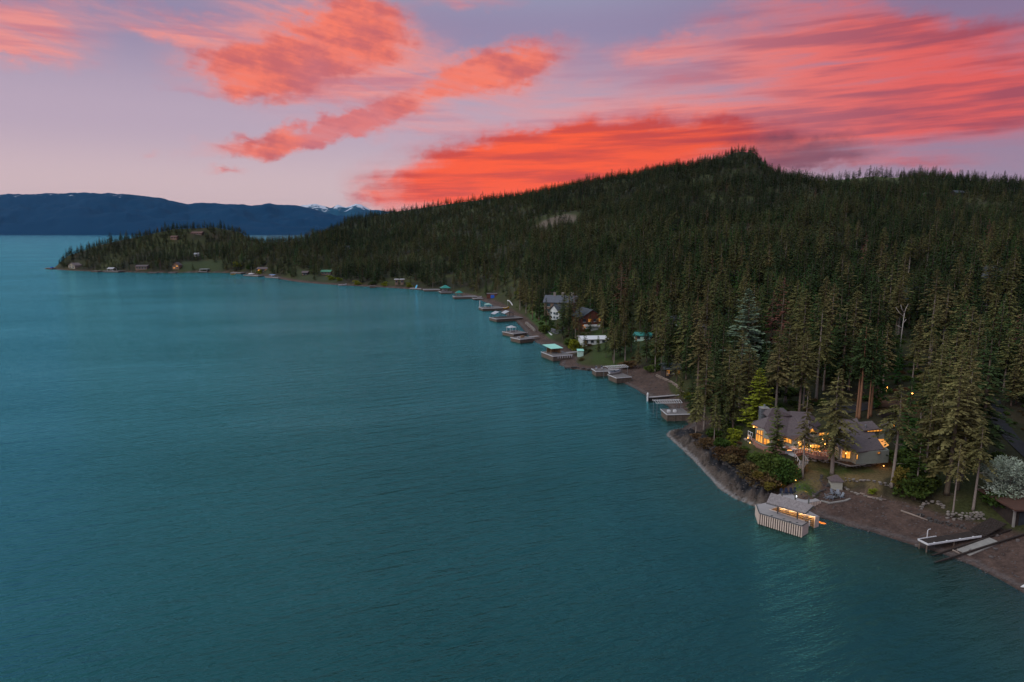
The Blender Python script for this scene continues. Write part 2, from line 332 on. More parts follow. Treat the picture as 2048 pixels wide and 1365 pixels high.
# skyline of the ground (without trees): pixel column, pixel row, distance
RIDGE = [(60, 520, 1150), (105, 519, 1130), (150, 511, 1150), (200, 494, 1160), (250, 483, 1180), (300, 473, 1190), (350, 462, 1200), (430, 458, 1220), (480, 468, 1220), (505, 486, 1200), (530, 500, 1180), (570, 504, 1180), (605, 496, 1200), (650, 470, 1330),
         (700, 443, 1450), (800, 426, 1480), (900, 411, 1460), (1000, 399, 1440), (1100, 387, 1400), (1200, 367, 1360), (1300, 348, 1320), (1400, 331, 1260), (1440, 322, 1230), (1462, 311, 1210), (1482, 307, 1200), (1508, 311, 1190), (1522, 325, 1185), (1545, 347, 1180), (1580, 360, 1160), (1650, 366, 1140), (1700, 364, 1120),
         (1750, 357, 1110), (1790, 360, 1100), (1850, 356, 1060), (1880, 363, 1050), (1930, 369, 1030), (2048, 372, 1000), (2250, 374, 960), (2800, 390, 900)]
_rp = [atY(x, y, d) for x, y, d in RIDGE]
R_A = np.array([p.x/p.y for p in _rp]); R_Y = np.array([p.y for p in _rp]); R_Z = np.array([p.z for p in _rp])
YS = [(60, 1100), (105, 1085), (300, 985), (480, 965), (560, 840), (700, 750), (850, 680), (960, 590), (1050, 400), (1110, 330), (1200, 300), (1330, 225), (1400, 190), (1500, 160), (1700, 140), (1900, 125), (2048, 112), (2800, 95)]
S_A = np.array([(x-1024)/F/CP for x, _ in YS]); S_Y = np.array([d for _, d in YS], float)
def sm(x, lo, hi): t = np.clip((x-lo)/(hi-lo), 0, 1); return t*t*(3-2*t)
def pxcol(X, Y): return 1024+F*CP*X/np.maximum(Y, 1)
BW_X, BW_W = tab([(60, 5), (480, 6), (560, 8), (760, 9), (900, 6), (1000, 9), (1100, 9), (1180, 7), (1230, 9), (1262, 16), (1330, 20), (1345, 9), (1400, 7), (1500, 7), (1560, 8), (1640, 15), (1740, 15), (1830, 17), (1950, 16), (2100, 18)])
# levelled places: (pixel outline at level z, z, blend metres)
PADS = [([(1488, 872), (1512, 905), (1560, 920), (1610, 925), (1660, 928), (1720, 932), (1800, 930), (1815, 880), (1795, 840), (1700, 828), (1515, 832)], 6.3, 5.0),
        ([(1650, 942), (1700, 942), (1790, 935), (1800, 955), (1740, 968), (1672, 952)], 4.2, 4.0),
        ([(1612, 940), (1655, 938), (1652, 975), (1640, 985), (1606, 985), (1592, 968)], 3.3, 4.0),
        ([(1640, 990), (1690, 980), (1712, 994), (1690, 1006), (1650, 1006)], 1.7, 4.0)]
def poly_sd(poly, X, Y):
    x = X.ravel(); y = Y.ravel(); best = np.full(x.shape, 1e18); ins = np.zeros(x.shape, bool)
    for (ax, ay), (bx, by) in zip(poly, poly[1:]+poly[:1]):
        dx, dy = bx-ax, by-ay; t = np.clip(((x-ax)*dx+(y-ay)*dy)/(dx*dx+dy*dy+1e-9), 0, 1)
        np.minimum(best, (x-ax-t*dx)**2+(y-ay-t*dy)**2, out=best)
        if ay != by: ins ^= ((ay > y) != (by > y)) & (x < (bx-ax)*(y-ay)/(by-ay)+ax)
    return (np.sqrt(best)*np.where(ins, -1, 1)).reshape(X.shape)
PADS_XY = [([tuple(at(a, b, z).xy) for a, b in pl], z, w) for pl, z, w in PADS]
ROCK_XY = [tuple(at(a, b, 1.5).xy) for a, b in [(1315, 862), (1345, 850), (1385, 862), (1420, 885), (1465, 925), (1500, 955), (1540, 985), (1545, 1015), (1515, 1030), (1460, 1010), (1400, 960), (1350, 905)]]
LAWN_XY = [([tuple(at(a, b, z).xy) for a, b in pl], z) for pl, z in [
    ([(1655, 936), (1700, 938), (1785, 930), (1790, 952), (1740, 962), (1690, 955), (1668, 950)], 4.2),
    ([(1618, 930), (1655, 932), (1668, 945), (1645, 955), (1638, 975), (1628, 988), (1590, 984), (1590, 962)], 3.3),
    ([(1728, 966), (1765, 966), (1760, 988), (1738, 982)], 3.0)]]
def terrain(X, Y):
    D = shore_dist(X, Y); A = X/np.maximum(Y, 20.)
    zr = np.interp(A, R_A, R_Z); sc0 = np.clip((Y-np.interp(A, S_A, S_Y))/(np.interp(A, R_A, R_Y)-np.interp(A, S_A, S_Y)), 0, 1)
    zsm = sum(np.interp(A+k, R_A, R_Z) for k in np.linspace(-.14, .14, 15))/15
    zr = zsm+(zr-zsm)*sm(sc0, .72, 1.0); yr = np.interp(A, R_A, R_Y); ys = np.interp(A, S_A, S_Y)
    s = (Y-ys)/(yr-ys); sc = np.clip(s, 0, 1)
    H = zr*np.where(s < 1, sc**1.35*(1+.10*np.sin(sc*math.pi)), 1-.55*sm(s, 1.0, 2.2))
    H = H*(1+.0*D)+(fbm(X/120., Y/150.)-.5)*np.minimum(46, .30*np.abs(H)+.5)*sm(sc, .02, .15)*(1-sm(s, .85, .97)*.9)
    bw = np.interp(pxcol(X, Y), BW_X, BW_W)
    bank = np.where(D < bw, .095*D, .095*bw+1.9*sm(D, bw, bw+9)+.6*sm(D, bw+9, bw+60))
    land = np.maximum(H, 0)*sm(D, 2, 30)+bank
    rk = sm(-poly_sd(ROCK_XY, X, Y), -3, 2)
    rock = .1+.40*D+1.5*(np.abs(fbm((X+Y)/7, (X-Y)/2.2)-.5)*2-.3)*np.clip(D, 0, 3)/1.5
    land = land*(1-rk)+np.minimum(rock, 4.3)*rk
    for pl, z, w in PADS_XY:
        k = 1-sm(poly_sd(pl, X, Y), 0, w); land = land*(1-k)+z*k
    Z = np.where(D > 0, land, np.maximum(D*.16, -9))
    return Z, D, rk
def ground_z(x, y):
    z, _, _ = terrain(np.array([[float(x)]]), np.array([[float(y)]])); return float(z[0, 0])

def build_terrain():
    az = np.radians(np.concatenate([np.arange(-46, 46, .125), np.arange(46, 70.1, .4)])); r = [60.]
    while r[-1] < 3000: r.append(r[-1]*1.0075)
    r = np.array(r); AZ, RR = np.meshgrid(az, r); X = RR*np.sin(AZ); Y = RR*np.cos(AZ)
    Z, D, rk = terrain(X, Y); px = pxcol(X, Y)
    n1 = fbm(X/7, Y/7); n2 = fbm(X/35+9, Y/35); n3 = fbm(X/1.3, Y/1.3, 3)
    c = np.zeros(X.shape+(3,))
    floor = np.array((.030, .030, .016)); floor2 = np.array((.050, .056, .020)); fl3 = np.array((.07, .05, .034))
    c[:] = floor+(floor2-floor)*sm(n2, .35, .65)[..., None]; c += (fl3-c)*(sm(n1, .55, .8)*.6)[..., None]
    def put(col, k):
        c[:] = c+(np.array(col)-c)*np.clip(k, 0, 1)[..., None]
    bw = np.interp(px, BW_X, BW_W)
    # shore lawns and meadows behind the beach
    for x0, x1, d0, d1, colr in [(1058, 1105, 4, 26, (.05, .10, .025)), (1185, 1265, 8, 42, (.05, .075, .022)), (375, 455, 5, 45, (.045, .062, .026)), (600, 680, 8, 30, (.045, .055, .024)), (1225, 1330, 22, 40, (.05, .08, .03))]:
        put(colr, sm(px, x0-8, x0+8)*(1-sm(px, x1-8, x1+8))*sm(D, d0, d0+3)*(1-sm(D, d1-6, d1+6))*(.45+.75*n1))
    # beach gravel with darker wet edge strip and drift lines
    g = np.array((.118, .076, .062)); g2 = np.array((.066, .044, .038))
    gk = 1-sm(D, bw-1, bw+1.5); gcol = g2+(g-g2)*np.clip(n3*1.6-.3+(n1-.5), 0, 1)[..., None]; c += (gcol-c)*gk[..., None]
    put((.13, .115, .115), (1-sm(np.abs(D-1.6+2*(n1-.5)), .3, 1.0))*.6*gk)
    put((.04, .034, .033), (1-sm(D, 0.0, .9))*.7)
    # rock shelf: brown low, dark band above
    rc = np.array((.098, .076, .064)); rd = np.array((.024, .024, .029)); kk = sm(D+6*(n1-.5)+2.5*(n3-.5), 2.8, 4.6)
    crack = sm(np.abs(fbm((X+Y)/9+3, (X-Y)/4)-.5), .0, .035); rcol = (rc+(rd-rc)*kk[..., None])*(.35+.65*crack)[..., None]*(.7+.6*n3)[..., None]
    c += (rcol-c)*rk[..., None]
    put((.085, .058, .03), sm(D, 7, 9)*(1-sm(D, 13, 17))*rk*.9)
    for pl, z in LAWN_XY:
        k = 1-sm(poly_sd(pl, X, Y), -.6, .8); dry = sm(n1*.6+n2*.4, .34, .54)
        col = np.array((.060, .095, .022))+(np.array((.155, .115, .055))-np.array((.060, .095, .022)))*dry[..., None]; c += (col-c)*k[..., None]
    # logged clearing, grassy crest and slope below the summit
    def patch(pxc, pyc, Yd, rx, ry, col, k=1):
        p = atY(pxc, pyc, Yd); put(col, (1-sm(np.hypot((X-p.x)/rx, (Y-p.y)/ry)+(n2-.5)*.9, .6, 1.1))*k)
    patch(1115, 452, 950, 32, 60, (.13, .10, .075)); patch(1735, 358, 1085, 75, 45, (.085, .10, .04)); patch(1560, 375, 1110, 60, 60, (.06, .08, .035))
    # lake bed
    put((.095, .082, .052), (1-sm(D, -1.0, .0))); put((.03, .055, .04), (1-sm(D, -18, -7)))
    put((.26, .25, .25), (1-sm(np.abs(D-.2+1.0*(n1-.5)), .1, .7))*rk*.8)
    nr, na = X.shape; v = np.stack([X, Y, Z], -1).reshape(-1, 3)
    i = np.arange((nr-1)*na).reshape(nr-1, na)[:, :-1].ravel(); f = np.stack([i, i+1, i+na+1, i+na], 1)
    # only the land and the near-shore bed are needed
    keepv = (D.ravel() > -60); f = f[keepv[f].all(1)]
    used = np.unique(f); rem = np.full(len(v), -1); rem[used] = np.arange(len(used)); f = rem[f]; v = v[used]
    me = np_mesh('ground', v, f, True, c.reshape(-1, 3)[used])
    m = bpy.data.materials.new('ground'); m.use_nodes = True; nt = m.node_tree; b = nt.nodes['Principled BSDF']; N = nt.nodes.new; L = nt.links.new
    a = N('ShaderNodeAttribute'); a.attribute_name = 'col'; tc = N('ShaderNodeTexCoord')
    n = N('ShaderNodeTexNoise'); n.inputs['Scale'].default_value = 1.7; n.inputs['Detail'].default_value = 7; n.inputs['Roughness'].default_value = .7; L(tc.outputs['Object'], n.inputs['Vector'])
    r_ = N('ShaderNodeMapRange'); r_.inputs[1].default_value = .3; r_.inputs[2].default_value = .7; r_.inputs[3].default_value = .55; r_.inputs[4].default_value = 1.4; L(n.outputs['Fac'], r_.inputs[0])
    mu = N('ShaderNodeVectorMath'); mu.operation = 'SCALE'; L(a.outputs['Color'], mu.inputs[0]); L(r_.outputs[0], mu.inputs['Scale']); L(mu.outputs[0], b.inputs['Base Color'])
    b.inputs['Roughness'].default_value = .9; b.inputs['Specular IOR Level'].default_value = .15
    n2_ = N('ShaderNodeTexNoise'); n2_.inputs['Scale'].default_value = 3.5; n2_.inputs['Detail'].default_value = 5; L(tc.outputs['Object'], n2_.inputs['Vector'])
    bp = N('ShaderNodeBump'); bp.inputs['Strength'].default_value = .7; bp.inputs['Distance'].default_value = .25; L(n2_.outputs['Fac'], bp.inputs['Height']); L(bp.outputs[0], b.inputs['Normal'])
    tag(link('ground', me, m), kind='structure')
build_terrain()

def build_water():
    r = [12.]
    while r[-1] < 13600: r.append(r[-1]*1.012)
    r = np.array(r); az = np.radians(np.arange(-64, 64.1, .25)); AZ, RR = np.meshgrid(az, r); X = RR*np.sin(AZ); Y = RR*np.cos(AZ)
    D = shore_dist(X, Y); nr, na = X.shape
    v = np.stack([X, Y, X*0], -1).reshape(-1, 3); i = np.arange((nr-1)*na).reshape(nr-1, na)[:, :-1].ravel(); f = np.stack([i, i+1, i+na+1, i+na], 1)
    dv = D.ravel(); f = f[(dv[f] < 25).any(1)]; used = np.unique(f); rem = np.full(len(v), -1); rem[used] = np.arange(len(used))
    me = np_mesh('lake', v[used], rem[f], True, None, {'offshore': np.clip(-dv[used], -5, 400)})
    m = bpy.data.materials.new('lake_water'); m.use_nodes = True; nt = m.node_tree; b = nt.nodes['Principled BSDF']; N = nt.nodes.new; L = nt.links.new
    a = N('ShaderNodeAttribute'); a.attribute_name = 'offshore'; tc = N('ShaderNodeTexCoord')
    def noise(scale, rot, st, detail=3, rough=.5):
        mp = N('ShaderNodeMapping'); mp.vector_type = 'TEXTURE'; mp.inputs['Rotation'].default_value = (0, 0, rot); mp.inputs['Scale'].default_value = (1/st[0], 1/st[1], 1); L(tc.outputs['Object'], mp.inputs[0])
        n = N('ShaderNodeTexNoise'); n.inputs['Scale'].default_value = scale; n.inputs['Detail'].default_value = detail; n.inputs['Roughness'].default_value = rough; L(mp.outputs[0], n.inputs['Vector']); return n.outputs['Fac']
    def madd(x, k, y=None):
        q = N('ShaderNodeMath'); q.operation = 'MULTIPLY_ADD'; L(x, q.inputs[0]); q.inputs[1].default_value = k
        if y is None: q.inputs[2].default_value = 0
        else: L(y, q.inputs[2])
        return q.outputs[0]
    big = noise(.012, .4, (1, 1.6, 1), 3)
    shal = N('ShaderNodeMapRange'); shal.interpolation_type = 'SMOOTHSTEP'; L(madd(big, 10, a.outputs['Fac']), shal.inputs[0]); shal.inputs[1].default_value = 5; shal.inputs[2].default_value = 34
    mx = N('ShaderNodeMix'); mx.data_type = 'RGBA'; L(shal.outputs[0], mx.inputs[0]); mx.inputs[6].default_value = (.030, .055, .036, 1); mx.inputs[7].default_value = (.007, .034, .034, 1)
    swell = noise(1.0, rad(26), (.06, .30, 1), 3, .5); chop = noise(1.0, rad(20), (.34, .95, 1), 3, .6); rip = noise(1.6, rad(12), (1.0, 1.8, 1), 3, .65)
    wind = noise(.006, rad(15), (.6, 1.6, 1), 4, .6); wm = N('ShaderNodeMapRange'); L(wind, wm.inputs[0]); wm.inputs[1].default_value = .3; wm.inputs[2].default_value = .7; wm.inputs[3].default_value = .55; wm.inputs[4].default_value = 1.35
    h0 = madd(swell, .95, madd(chop, .45, madd(rip, .17))); hm_ = N('ShaderNodeMath'); hm_.operation = 'MULTIPLY'; L(h0, hm_.inputs[0]); L(wm.outputs[0], hm_.inputs[1]); h = hm_.outputs[0]
    bp = N('ShaderNodeBump'); bp.inputs['Strength'].default_value = 1.0; bp.inputs['Distance'].default_value = 1.0; L(h, bp.inputs['Height'])
    nt.nodes.remove(b); dif = N('ShaderNodeBsdfDiffuse'); L(mx.outputs[2], dif.inputs[0]); gls = N('ShaderNodeBsdfGlossy'); gls.inputs['Roughness'].default_value = .10; gls.inputs['Color'].default_value = (.245, .885, .98, 1)
    fr = N('ShaderNodeFresnel'); fr.inputs['IOR'].default_value = 1.36; L(bp.outputs[0], fr.inputs['Normal']); L(bp.outputs[0], gls.inputs['Normal'])
    al = N('ShaderNodeMapRange'); L(a.outputs['Fac'], al.inputs[0]); al.inputs[1].default_value = 0; al.inputs[2].default_value = 15; al.inputs[3].default_value = .10; al.inputs[4].default_value = 1
    tr = N('ShaderNodeBsdfTransparent'); ms0 = N('ShaderNodeMixShader'); L(al.outputs[0], ms0.inputs[0]); L(tr.outputs[0], ms0.inputs[1]); L(dif.outputs[0], ms0.inputs[2])
    ms = N('ShaderNodeMixShader'); fm = N('ShaderNodeMath'); fm.operation = 'MULTIPLY'; fm.use_clamp = True; L(fr.outputs[0], fm.inputs[0]); fm.inputs[1].default_value = 2.3; L(fm.outputs[0], ms.inputs[0]); L(ms0.outputs[0], ms.inputs[1]); L(gls.outputs[0], ms.inputs[2]); L(ms.outputs[0], nt.nodes['Material Output'].inputs['Surface'])
    tag(link('lake', me, m), kind='structure')
build_water()

def build_far_mountains():
    def ridge(name, prof, dist, depth, base_z, seed, snow, col):
        xs = np.linspace(prof[0][0], prof[-1][0], 420); ys = np.interp(xs, [p[0] for p in prof], [p[1] for p in prof])
        ys = ys+(fbm(xs/18+seed, xs*0+seed, 4)-.5)*4.5
        rows = 46; V = []
        for j in range(rows):
            t = j/(rows-1); Yd = dist+depth*t
            for x, y in zip(xs, ys):
                top = atY(x, y, dist+depth*.72); xx = top.x/top.y*Yd
                prof_t = (t/.72)**.8 if t < .72 else max(0, 1-((t-.72)/.28)**1.5)
                V.append((xx, Yd, base_z+(top.z-base_z)*prof_t))
        V = np.array(V); n = fbm(V[:, 0]/900+seed, V[:, 1]/700, 5)-.5; t = np.repeat(np.arange(rows)/(rows-1), len(xs))
        V[:, 2] += n*np.where(t < .72, (t/.72)*(1-t/.72)*4, 0)*480
        V[0:len(xs), 2] = base_z
        na = len(xs); i = np.arange((rows-1)*na).reshape(rows-1, na)[:, :-1].ravel(); f = np.stack([i, i+1, i+na+1, i+na], 1)
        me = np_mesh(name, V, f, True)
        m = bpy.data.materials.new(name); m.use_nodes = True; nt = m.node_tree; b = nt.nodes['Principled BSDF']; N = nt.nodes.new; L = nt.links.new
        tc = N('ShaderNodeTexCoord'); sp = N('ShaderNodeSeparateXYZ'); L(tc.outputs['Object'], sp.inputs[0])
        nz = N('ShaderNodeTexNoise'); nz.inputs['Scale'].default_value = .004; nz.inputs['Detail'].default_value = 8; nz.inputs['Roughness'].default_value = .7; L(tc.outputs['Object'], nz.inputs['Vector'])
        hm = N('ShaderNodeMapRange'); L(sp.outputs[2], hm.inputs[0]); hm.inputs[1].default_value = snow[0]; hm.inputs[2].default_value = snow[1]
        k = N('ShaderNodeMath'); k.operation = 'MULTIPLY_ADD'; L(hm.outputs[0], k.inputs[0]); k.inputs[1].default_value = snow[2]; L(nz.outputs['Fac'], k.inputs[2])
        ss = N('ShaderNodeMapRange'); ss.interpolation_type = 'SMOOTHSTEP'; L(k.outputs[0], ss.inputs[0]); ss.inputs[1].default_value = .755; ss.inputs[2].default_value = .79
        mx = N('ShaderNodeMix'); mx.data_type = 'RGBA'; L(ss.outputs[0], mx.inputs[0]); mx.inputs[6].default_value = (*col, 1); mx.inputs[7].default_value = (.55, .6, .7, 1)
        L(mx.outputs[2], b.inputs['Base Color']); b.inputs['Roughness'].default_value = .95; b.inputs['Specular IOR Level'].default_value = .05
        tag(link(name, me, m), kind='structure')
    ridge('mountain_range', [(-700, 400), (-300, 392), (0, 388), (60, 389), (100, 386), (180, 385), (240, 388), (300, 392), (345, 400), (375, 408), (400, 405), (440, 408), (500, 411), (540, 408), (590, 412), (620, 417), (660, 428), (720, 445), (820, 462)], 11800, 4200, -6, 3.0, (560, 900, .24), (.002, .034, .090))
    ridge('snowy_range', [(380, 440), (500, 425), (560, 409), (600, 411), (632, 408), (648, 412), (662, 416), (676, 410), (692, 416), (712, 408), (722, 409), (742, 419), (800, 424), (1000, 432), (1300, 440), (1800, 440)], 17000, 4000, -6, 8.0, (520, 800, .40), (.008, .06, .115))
build_far_mountains()

# ------------------------------------------------------------------ ground lookups
_YM = 70*(1700/70.)**np.linspace(0, 1, 420)
def onground(px, py, z=2.0):                 # first place where the view ray of a pixel meets the land
    d = ray(px, py); t = _YM/d.y; Zr = CAMZ+d.z*t; Zt = np.maximum(terrain((d.x*t)[None], _YM[None])[0][0], 0)
    k = np.nonzero(Zr < Zt)[0]
    if len(k) == 0: k = [len(_YM)-1]
    i = max(1, k[0]); a0 = Zr[i-1]-Zt[i-1]; a1 = Zr[i]-Zt[i]; u = a0/(a0-a1+1e-9); Y = _YM[i-1]+(_YM[i]-_YM[i-1])*min(1, max(0, u)); t = Y/d.y
    return Vector((d.x*t, Y, ground_z(d.x*t, Y)))

# ------------------------------------------------------------------ tree library
def rot2(a): return np.cos(a), np.sin(a)
def conifer(seed, H=24., cb=.22, R=3.6, nb=90, nk=7, kl=1.05, kw=.27, droop=.35, pw=.85, sparse=0., clump=1):
    r = np.random.default_rng(seed); V = []; Cc = []
    for b in range(nb):
        t = (b+r.random())/nb
        if r.random() < sparse: continue
        h = H*(cb+(1-cb)*t**.92); L = R*((1-t)**pw+.035)*min(1, .45+t/.16)*r.uniform(.62, 1.15); ph = b*2.399+r.normal(0, .8)
        e = -.28+.95*t+r.normal(0, .17); d = np.array([math.cos(ph)*math.cos(e), math.sin(ph)*math.cos(e), math.sin(e)]); br = r.uniform(.72, 1.22)
        n = max(2, int(nk*min(1, .35+L/R)))
        for k in range(n):
            s = (k+.4+r.random()*.7)/n; p = np.array([0, 0, h])+d*L*s; p[2] -= droop*L*s*s*.55
            for sg in ((-1, 1) if s < .93 else (0,)):
                a = ph+sg*r.uniform(.45, .95); u = np.array([math.cos(a), math.sin(a), r.normal(-.10-droop*.5*s, .16)]); w = np.array([-math.sin(a), math.cos(a), r.normal(0, .45)])
                l = kl*r.uniform(.7, 1.25)*(.30+.70*(1-t)); ww = kw*r.uniform(.7, 1.3)*(.45+.55*(1-t))
                V += [p, p+u*l*.45+w*ww, p+u*l, p+u*l*.45-w*ww]; c = br*r.uniform(.78, 1.2); Cc += [c*.92, c, c*1.12, c]
    # leader
    for k in range(10):
        a = r.uniform(0, 6.28); p = np.array([0, 0, H*(.94+.006*k)]); u = np.array([math.cos(a)*.4, math.sin(a)*.4, .5]); w = np.array([-math.sin(a), math.cos(a), 0])
        V += [p, p+u*.3+w*.12, p+u*.7, p+u*.3-w*.12]; Cc += [1, 1, 1.1, 1]
    V = np.array(V); F_ = np.arange(len(V)).reshape(-1, 4); Cc = np.array(Cc)[:, None]*np.array([[1, 1, 1]])
    return V, F_, Cc
def trunk_mesh(seed, H, r0, limbs=0, R=3., bend=.25, n=7):
    rr = random.Random(seed); mb = MB(); bx, by = rr.uniform(-bend, bend), rr.uniform(-bend, bend)
    pts = [(bx*math.sin(t*2.2), by*math.sin(t*2.6), H*t) for t in (0, .03, .2, .4, .6, .8, .96)]
    mb.tube(pts, [r0*1.35, r0*1.05, r0*.9, r0*.75, r0*.55, r0*.3, r0*.07], n)
    for k in range(limbs):
        t = rr.uniform(.2, .92); a = rr.uniform(0, 6.28); L = R*(1.1-t)*rr.uniform(.5, 1.1); z = H*t
        mb.tube([(0, 0, z), (math.cos(a)*L*.55, math.sin(a)*L*.55, z+L*.12), (math.cos(a)*L, math.sin(a)*L, z+L*.05)], [r0*.16, r0*.11, r0*.03], 4)
    return mb
def leafy(seed, H=6., R=3., cb=.15, n=900, kl=.55, kw=.3, lobes=9, up=.0):
    r = np.random.default_rng(seed); cs = []
    for k in range(lobes):
        a = r.uniform(0, 6.28); q = r.uniform(0, .62)**.7; z = r.uniform(cb+.12, .86); rr = R*q*(1-.35*max(0, z-.5)*2)
        cs.append((math.cos(a)*rr, math.sin(a)*rr, H*z, R*r.uniform(.30, .52), H*r.uniform(.12, .22), r.uniform(.75, 1.2)))
    V = []; Cc = []
    for i in range(n):
        cx, cy_, cz, ra, rz, br = cs[r.integers(lobes)]; d = r.normal(size=3); d /= np.linalg.norm(d); q = r.uniform(.55, 1.05)
        p = np.array([cx, cy_, cz])+d*np.array([ra, ra, rz])*q; p[2] = max(p[2], .12)
        u = d+r.normal(0, .55, 3); u[2] += up; u /= np.linalg.norm(u); w = np.cross(u, r.normal(size=3)); w /= np.linalg.norm(w)+1e-6
        l = kl*r.uniform(.6, 1.3); ww = kw*r.uniform(.6, 1.2); V += [p, p+u*l*.5+w*ww, p+u*l, p+u*l*.5-w*ww]; c = br*r.uniform(.75, 1.25); Cc += [c*.9, c, c*1.1, c]
    V = np.array(V); return V, np.arange(len(V)).reshape(-1, 4), np.array(Cc)[:, None]*np.array([[1, 1, 1]])
def fol(name, c1, c2, rnd=.22): return mat(name, c1, c2, .35, rough=.9, spec=.02, objrand=rnd, attr='col')
M_FIR = fol('fir_needles', (.055, .078, .030), (.032, .050, .018), .36); M_OLIVE = fol('pine_needles', (.160, .140, .054), (.100, .098, .040), .30); M_GREEN = fol('cedar_needles', (.045, .098, .026), (.030, .066, .020), .28)
M_FAR = fol('far_pine_needles', (.088, .088, .033), (.050, .058, .021), .34); M_FARF = fol('far_fir_needles', (.042, .062, .024), (.024, .039, .015), .36); M_BLUE_N = fol('blue_green_needles', (.17, .23, .155), (.11, .16, .105), .05); M_RUST = fol('rust_needles', (.17, .078, .05), (.12, .06, .042), .12); M_BRIGHT = fol('spring_leaves', (.22, .26, .026), (.14, .18, .020), .10)
M_BUSH = fol('bush_leaves', (.065, .10, .022), (.04, .07, .018), .3); M_BROWNB = fol('dry_bush_twigs', (.12, .075, .035), (.085, .06, .03), .25); M_YELB = fol('yellow_bush_leaves', (.15, .115, .025), (.10, .09, .022), .15)
M_BLOSSOM = fol('white_blossom', (.40, .47, .40), (.16, .22, .15), .05); M_BARK = mat('bark', (.17, .125, .095), (.10, .075, .06), 2.5, objrand=.25); M_PBARK = mat('pale_bark', (.30, .25, .22), (.20, .165, .145), 2.5); M_SNAG = mat('dead_wood', (.42, .38, .35), (.30, .27, .25), 2.0)
M_ORBARK = mat('orange_bark', (.30, .15, .085), (.20, .10, .06), 2.0)
def crown_mesh(name, data, m):
    me = np_mesh(name, *data[:2], cols=data[2]); me.materials.append(m); return me
def trunk_data(name, mb, m):
    o = mb.build(name, m, smooth=True); me = o.data; bpy.data.objects.remove(o); return me
LIB = {}
def lib(kind, H, crown, trunk): LIB[kind] = (H, crown, trunk)
for k in range(3):
    lib('fir%d' % k, 24, crown_mesh('crown', conifer(100+k, 24, .16+.05*k, 3.7+.3*k, 150, 11, .85, .20, .5), [M_FIR, M_OLIVE, M_FIR][k]), trunk_data('trunk', trunk_mesh(k, 24, .30), M_BARK))
for k in range(3):
    lib('pine%d' % k, 24, crown_mesh('crown', conifer(120+k, 24, .34+.06*k, 3.8, 130, 11, .9, .21, .35, .66, .10), M_OLIVE), trunk_data('trunk', trunk_mesh(10+k, 24, .30, 8), M_PBARK if k != 1 else M_BARK))
lib('wide', 24, crown_mesh('crown', conifer(140, 24, .30, 5.2, 160, 14, .95, .20, .6, .75, .06), M_OLIVE), trunk_data('trunk', trunk_mesh(20, 24, .36), M_PBARK))
lib('sparse', 24, crown_mesh('crown', conifer(141, 24, .36, 3.4, 95, 12, .85, .19, .6, .8, .18), M_OLIVE), trunk_data('trunk', trunk_mesh(21, 24, .28, 10), M_PBARK))
lib('bare', 24, crown_mesh('crown', conifer(142, 24, .52, 4.0, 100, 12, .9, .18, .75, .6, .15), M_OLIVE), trunk_data('trunk', trunk_mesh(22, 24, .32, 22, 3.0), M_PBARK))
lib('slim', 24, crown_mesh('crown', conifer(143, 24, .05, 2.5, 120, 7, .95, .30, .3, .7), M_GREEN), trunk_data('trunk', trunk_mesh(23, 24, .24), M_BARK))
lib('young', 12, crown_mesh('crown', conifer(144, 12, .10, 2.0, 80, 8, .75, .30, .1, .45), fol('young_pine_needles', (.115, .13, .048), (.08, .10, .035), .08)), trunk_data('trunk', trunk_mesh(24, 12, .16), M_BARK))
lib('blue', 24, crown_mesh('crown', conifer(145, 24, .05, 5.0, 130, 9, 1.1, .34, .15, .8), M_BLUE_N), trunk_data('trunk', trunk_mesh(25, 24, .3), M_BARK))
lib('rust', 24, crown_mesh('crown', conifer(146, 24, .2, 2.8, 90, 7, .9, .24, .4, .6, .25), M_RUST), trunk_data('trunk', trunk_mesh(26, 24, .26, 14), M_BARK))
lib('larch', 24, crown_mesh('crown', conifer(147, 24, .04, 6.0, 170, 11, 1.2, .42, .1, .62), M_BRIGHT), trunk_data('trunk', trunk_mesh(27, 24, .3), M_BARK))
lib('birch', 16, crown_mesh('crown', conifer(148, 16, .12, 2.3, 90, 8, .8, .34, .1, .5, .25), M_BUSH), trunk_data('trunk', trunk_mesh(28, 16, .16, 8, 2), M_PBARK))
lib('orange', 24, crown_mesh('crown', conifer(149, 24, .5, 3.6, 90, 11, .9, .2, .3, .6, .1), M_FIR), trunk_data('trunk', trunk_mesh(29, 24, .32, 6), M_ORBARK))
def place_tree(kind, loc, H, rz, label, name='conifer_tree', group=None, wide=1.0, cat='tree'):
    h0, cr, tk = LIB[kind]; root = thing(name, label, cat, loc, rz, group); s = H/h0; root.scale = (s*wide, s*wide, s)
    c = bpy.data.objects.new('crown', cr); t = bpy.data.objects.new('trunk', tk)
    for o in (c, t): COL.objects.link(o); o.parent = root
    return root
USED = []      # (x, y, radius) kept free of scattered trees
def tree_px(kind, px, py, ytop, label, name='conifer_tree', wide=1.0, group=None):
    p = onground(px, py); fx, fy, f = proj(p); H = max(3., (fy-ytop)*f/F*1.02)
    for _ in range(4): H *= (fy-ytop)/max(1, fy-proj(p+Vector((0, 0, H)))[1])
    USED.append((p.x, p.y, 3.0)); return place_tree(kind, p, H, random.uniform(0, 6.28), label, name, group, wide)
